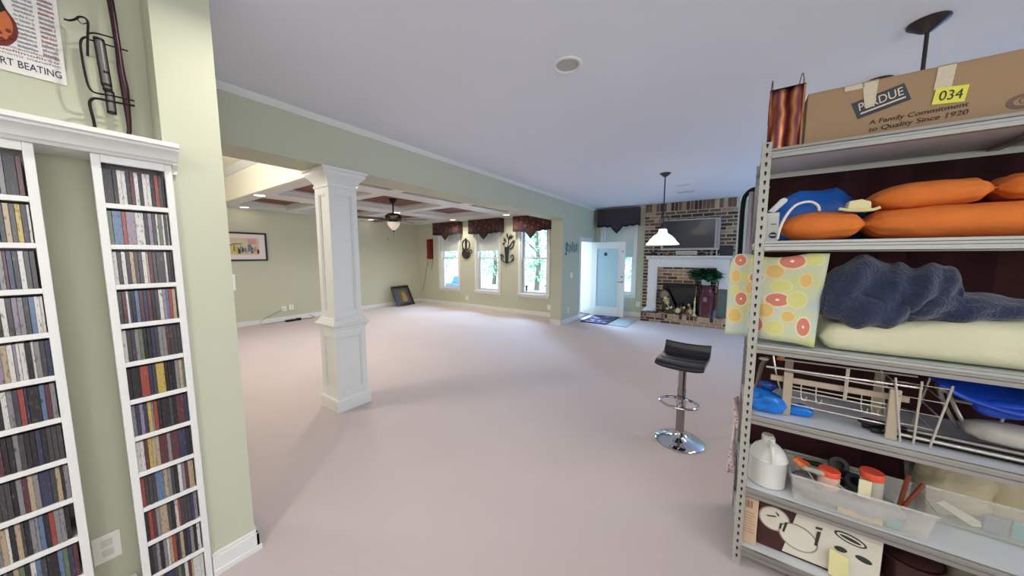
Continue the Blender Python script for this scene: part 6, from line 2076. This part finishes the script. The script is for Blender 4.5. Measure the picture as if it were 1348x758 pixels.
tag(obj('peach_card', t, mat('peach_card', (214, 180, 140), 0.7), bevel=0.001), 'long peach card low in the front bin', 'card')
t = MB().blob((0.80, 2.085, Z5 + 0.13), (0.09, 0.07, 0.115), 0.7, 0.3, 9, 21, 44, 22)
tag(obj('plastic_bag', t, mat('beige_bag', (190, 178, 148), 0.5, var=0.2, scale=9, bump=0.5, bscale=16), smooth=True, sharp=180), 'beige plastic bag bulging from the back bin', 'bag')
t = MB().blob((1.0, 2.09, Z5 + 0.14), (0.13, 0.07, 0.125), 0.7, 0.3, 9, 31, 44, 22)
tag(obj('plastic_bag', t, mat('beige_bag', (190, 178, 148), 0.5), smooth=True, sharp=180), 'beige plastic bag at right end of the back bin', 'bag')
tag(obj('white_tag', MB().prism([(-0.06, -0.012), (0.05, -0.018), (0.065, 0.0), (0.05, 0.016), (-0.055, 0.012)], 'y', 2.006, 2.009, 0, Matrix.Translation((0.80, 0, Z5 + 0.06)) @ Matrix.Rotation(R(28), 4, 'Y')), mat('white_tag', (214, 210, 186), 0.6)), 'white leaf-shaped tag inside the back bin', 'tag')
tag(obj('slate_packet', MB().box(0.86, 0.92, 2.006, 2.012, Z5 + 0.02, Z5 + 0.085), mat('slate_packet', (126, 128, 146), 0.6), bevel=0.002), 'slate grey packet inside the back bin', 'packet')
tag(obj('teal_packet', MB().box(0.926, 1.0, 2.006, 2.012, Z5 + 0.02, Z5 + 0.09), mat('teal_packet', (86, 160, 170), 0.5), bevel=0.002), 'teal packet inside the back bin', 'packet')

# ------------------------------------------------------------------ bottom level
Z6 = LV[5] + 0.0005
sb = tag(empty('tan_box', (0.13, 1.95, Z6)), 'narrow tan carton with printed lines beside the bottom upright', 'box')
obj('body', MB().box(0.105, 0.160, 1.835, 2.10, Z6, Z6 + 0.235), mat('tan_card', (206, 178, 150), 0.8, var=0.05, scale=8), sb, bevel=0.002)
M_inkb = mat('ink_brown', (140, 84, 66), 0.7)
for k in range(5):
    obj('barcode_bar', MB().box(0.112 + k * 0.006, 0.114 + k * 0.006 + 0.0015 * (k % 2), 1.834, 1.835, Z6 + 0.185, Z6 + 0.222), M_inkb, sb)
for k in range(8):
    obj('printed_line', MB().box(0.110, 0.150 - 0.005 * (k % 3), 1.834, 1.835, Z6 + 0.060 + k * 0.014, Z6 + 0.063 + k * 0.014), mat('ink_pale', (176, 130, 110), 0.7), sb)
cbn = tag(empty('printed_carton', (0.37, 1.95, Z6)), 'carton printed with pale crockery pictures on the bottom shelf', 'box')
M_pc = mat('picture_card', (70, 36, 36), 0.6, var=0.4, scale=6)
obj('body', MB().box(0.166, 0.572, 1.865, 2.12, Z6, Z6 + 0.232), M_pc, cbn, bevel=0.003)
PYB = 1.8645
M_pw = mat('print_white', (216, 210, 196), 0.6, var=0.08, scale=14)
M_pg = mat('print_green_grey', (52, 58, 56), 0.6)


def disc(cx_, cz_, rx_, rz_, ang, m, dy, nm='printed_plate'):
    Mq = Matrix.Translation((cx_, 0, cz_)) @ Matrix.Rotation(R(ang), 4, 'Y')
    return obj(nm, MB().prism([(rx_ * math.cos(a * math.pi / 14), rz_ * math.sin(a * math.pi / 14)) for a in range(28)], 'y', PYB - dy - 0.0006, PYB - dy + 0.0004, 0, Mq), m, cbn)


obj('printed_panel', MB().prism([(0.30, Z6 + 0.22), (0.569, Z6 + 0.225), (0.569, Z6 + 0.01), (0.26, Z6 + 0.01)], 'y', PYB - 0.0004, PYB + 0.0004), M_pw, cbn)
disc(0.222, Z6 + 0.155, 0.058, 0.060, 20, mat('print_edge', (150, 140, 126), 0.6), 0.0008)
disc(0.222, Z6 + 0.155, 0.052, 0.054, 20, M_pw, 0.0014)
disc(0.310, Z6 + 0.105, 0.072, 0.060, 25, mat('print_edge', (150, 140, 126), 0.6), 0.0020)
disc(0.310, Z6 + 0.105, 0.066, 0.054, 25, M_pw, 0.0026)
for (pts) in ([(0.19, 0.162), (0.225, 0.172), (0.232, 0.168), (0.20, 0.158)], [(0.226, 0.196), (0.24, 0.182), (0.238, 0.174), (0.228, 0.186)], [(0.244, 0.145), (0.252, 0.148), (0.25, 0.116), (0.243, 0.12)],
              [(0.262, 0.158), (0.272, 0.162), (0.262, 0.108), (0.254, 0.110)], [(0.372, 0.17), (0.384, 0.172), (0.376, 0.10), (0.366, 0.10)], [(0.366, 0.19), (0.388, 0.192), (0.386, 0.182), (0.366, 0.18)]):
    obj('printed_mark', MB().prism([(a, Z6 + b_) for a, b_ in pts], 'y', PYB - 0.0040, PYB - 0.0030), M_pg, cbn)
disc(0.475, Z6 + 0.185, 0.052, 0.020, 14, M_pg, 0.0008)
disc(0.475, Z6 + 0.185, 0.044, 0.014, 14, M_pw, 0.0014)
disc(0.475, Z6 + 0.185, 0.034, 0.007, 14, M_pg, 0.0020)
disc(0.450, Z6 + 0.125, 0.02, 0.012, 0, M_pg, 0.0014)
disc(0.520, Z6 + 0.115, 0.026, 0.012, 14, M_pg, 0.0014)
tag(obj('price_card', MB().prism([(0.415, Z6 + 0.005), (0.48, Z6 + 0.005), (0.47, Z6 + 0.11), (0.412, Z6 + 0.125)], 'y', 1.843, 1.846), mat('pale_yellow_card', (224, 216, 160), 0.7, var=0.03)), 'pale yellow card leaning on the printed carton', 'card')
pot = tag(empty('dark_pot', (0.66, 1.99, Z6)), 'dark brown cooking pot right of the printed carton', 'pot')
obj('pot_body', MB().lathe([(0.0, 0), (0.07, 0), (0.085, 0.02), (0.09, 0.14), (0.094, 0.145), (0.094, 0.155), (0.086, 0.155), (0.082, 0.03), (0, 0.02)], 32, (0.672, 1.955, Z6)), mat('brown_enamel', (56, 28, 24), 0.35, coat=0.3), pot, smooth=True)
obj('pot_lid', MB().lathe([(0.0, 0.19), (0.012, 0.19), (0.012, 0.18), (0.05, 0.175), (0.085, 0.158), (0.0, 0.156)], 32, (0.672, 1.955, Z6)), mat('brown_enamel', (56, 28, 24), 0.35), pot, smooth=True)
t = MB().blob((0.87, 1.94, Z6 + 0.09), (0.10, 0.09, 0.09), 0.7, 0.3, 8, 41, 44, 22)
tag(obj('grey_sack', t, mat('greige_sack', (170, 160, 144), 0.9, var=0.15), smooth=True, sharp=180), 'greige fabric sack on the bottom shelf right of the pot', 'sack')
t = MB().blob((0.80, 1.86, Z6 + 0.03), (0.05, 0.03, 0.03), 0.8, 0.3, 14, 44, 30, 16)
tag(obj('white_rag', t, mat('white_cloth', (222, 226, 236), 0.9), smooth=True, sharp=180), 'small white rag in front of the greige sack', 'cloth')

# ------------------------------------------------------------------ things hanging at the left end of the shelving
hs = tag(empty('black_hose', (0.04, 2.32, 1.2)), 'thick black hose looped over the back of the shelving', 'hose')
P_ = smoothpath([(0.13, 2.36, 1.60), (0.13, 2.36, 1.80), (0.108, 2.36, 1.865), (0.07, 2.365, 1.885), (0.035, 2.37, 1.86), (0.022, 2.375, 1.80), (0.022, 2.38, 1.6), (0.026, 2.38, 1.25)], 6)
obj('hose', MB().tube(P_, 0.0125, 12), M_blackm, hs, smooth=True)
obj('hose_clip', MB().box(0.07, 0.135, 2.25, 2.385, 1.868, 1.874), M_steel, hs)
t = MB().grid(10, 14, lambda u, v: (0.048 + 0.055 * u, 2.345 + 0.012 * math.sin(u * 9 + v * 3), 1.25 + 0.618 * v))
tag(obj('garment_bag', t, mat('lilac_plastic', (168, 160, 176), 0.35, var=0.15, scale=12), smooth=True, sharp=180, solid=0.004), 'pale lilac plastic sheet hanging inside the hose loop', 'plastic sheet')
M_flo = val_mat('floral_tote', (216, 204, 204), (190, 110, 120), (150, 60, 76))
M_flo.node_tree.nodes['Voronoi Texture'].inputs['Scale'].default_value = 55
t = MB().grid(12, 26, lambda u, v: (0.064 - 0.034 * (1 - u) * (0.75 + 0.25 * math.sin(v * 6 + 1)), 2.06 + 0.02 * u + 0.014 * math.sin(v * 11 + u * 4), 0.30 + 0.44 * v))
fb_ = tag(obj('floral_tote', t, M_flo, smooth=True, sharp=180, solid=0.008), 'pink and white floral bag hung on the shelf end', 'bag')
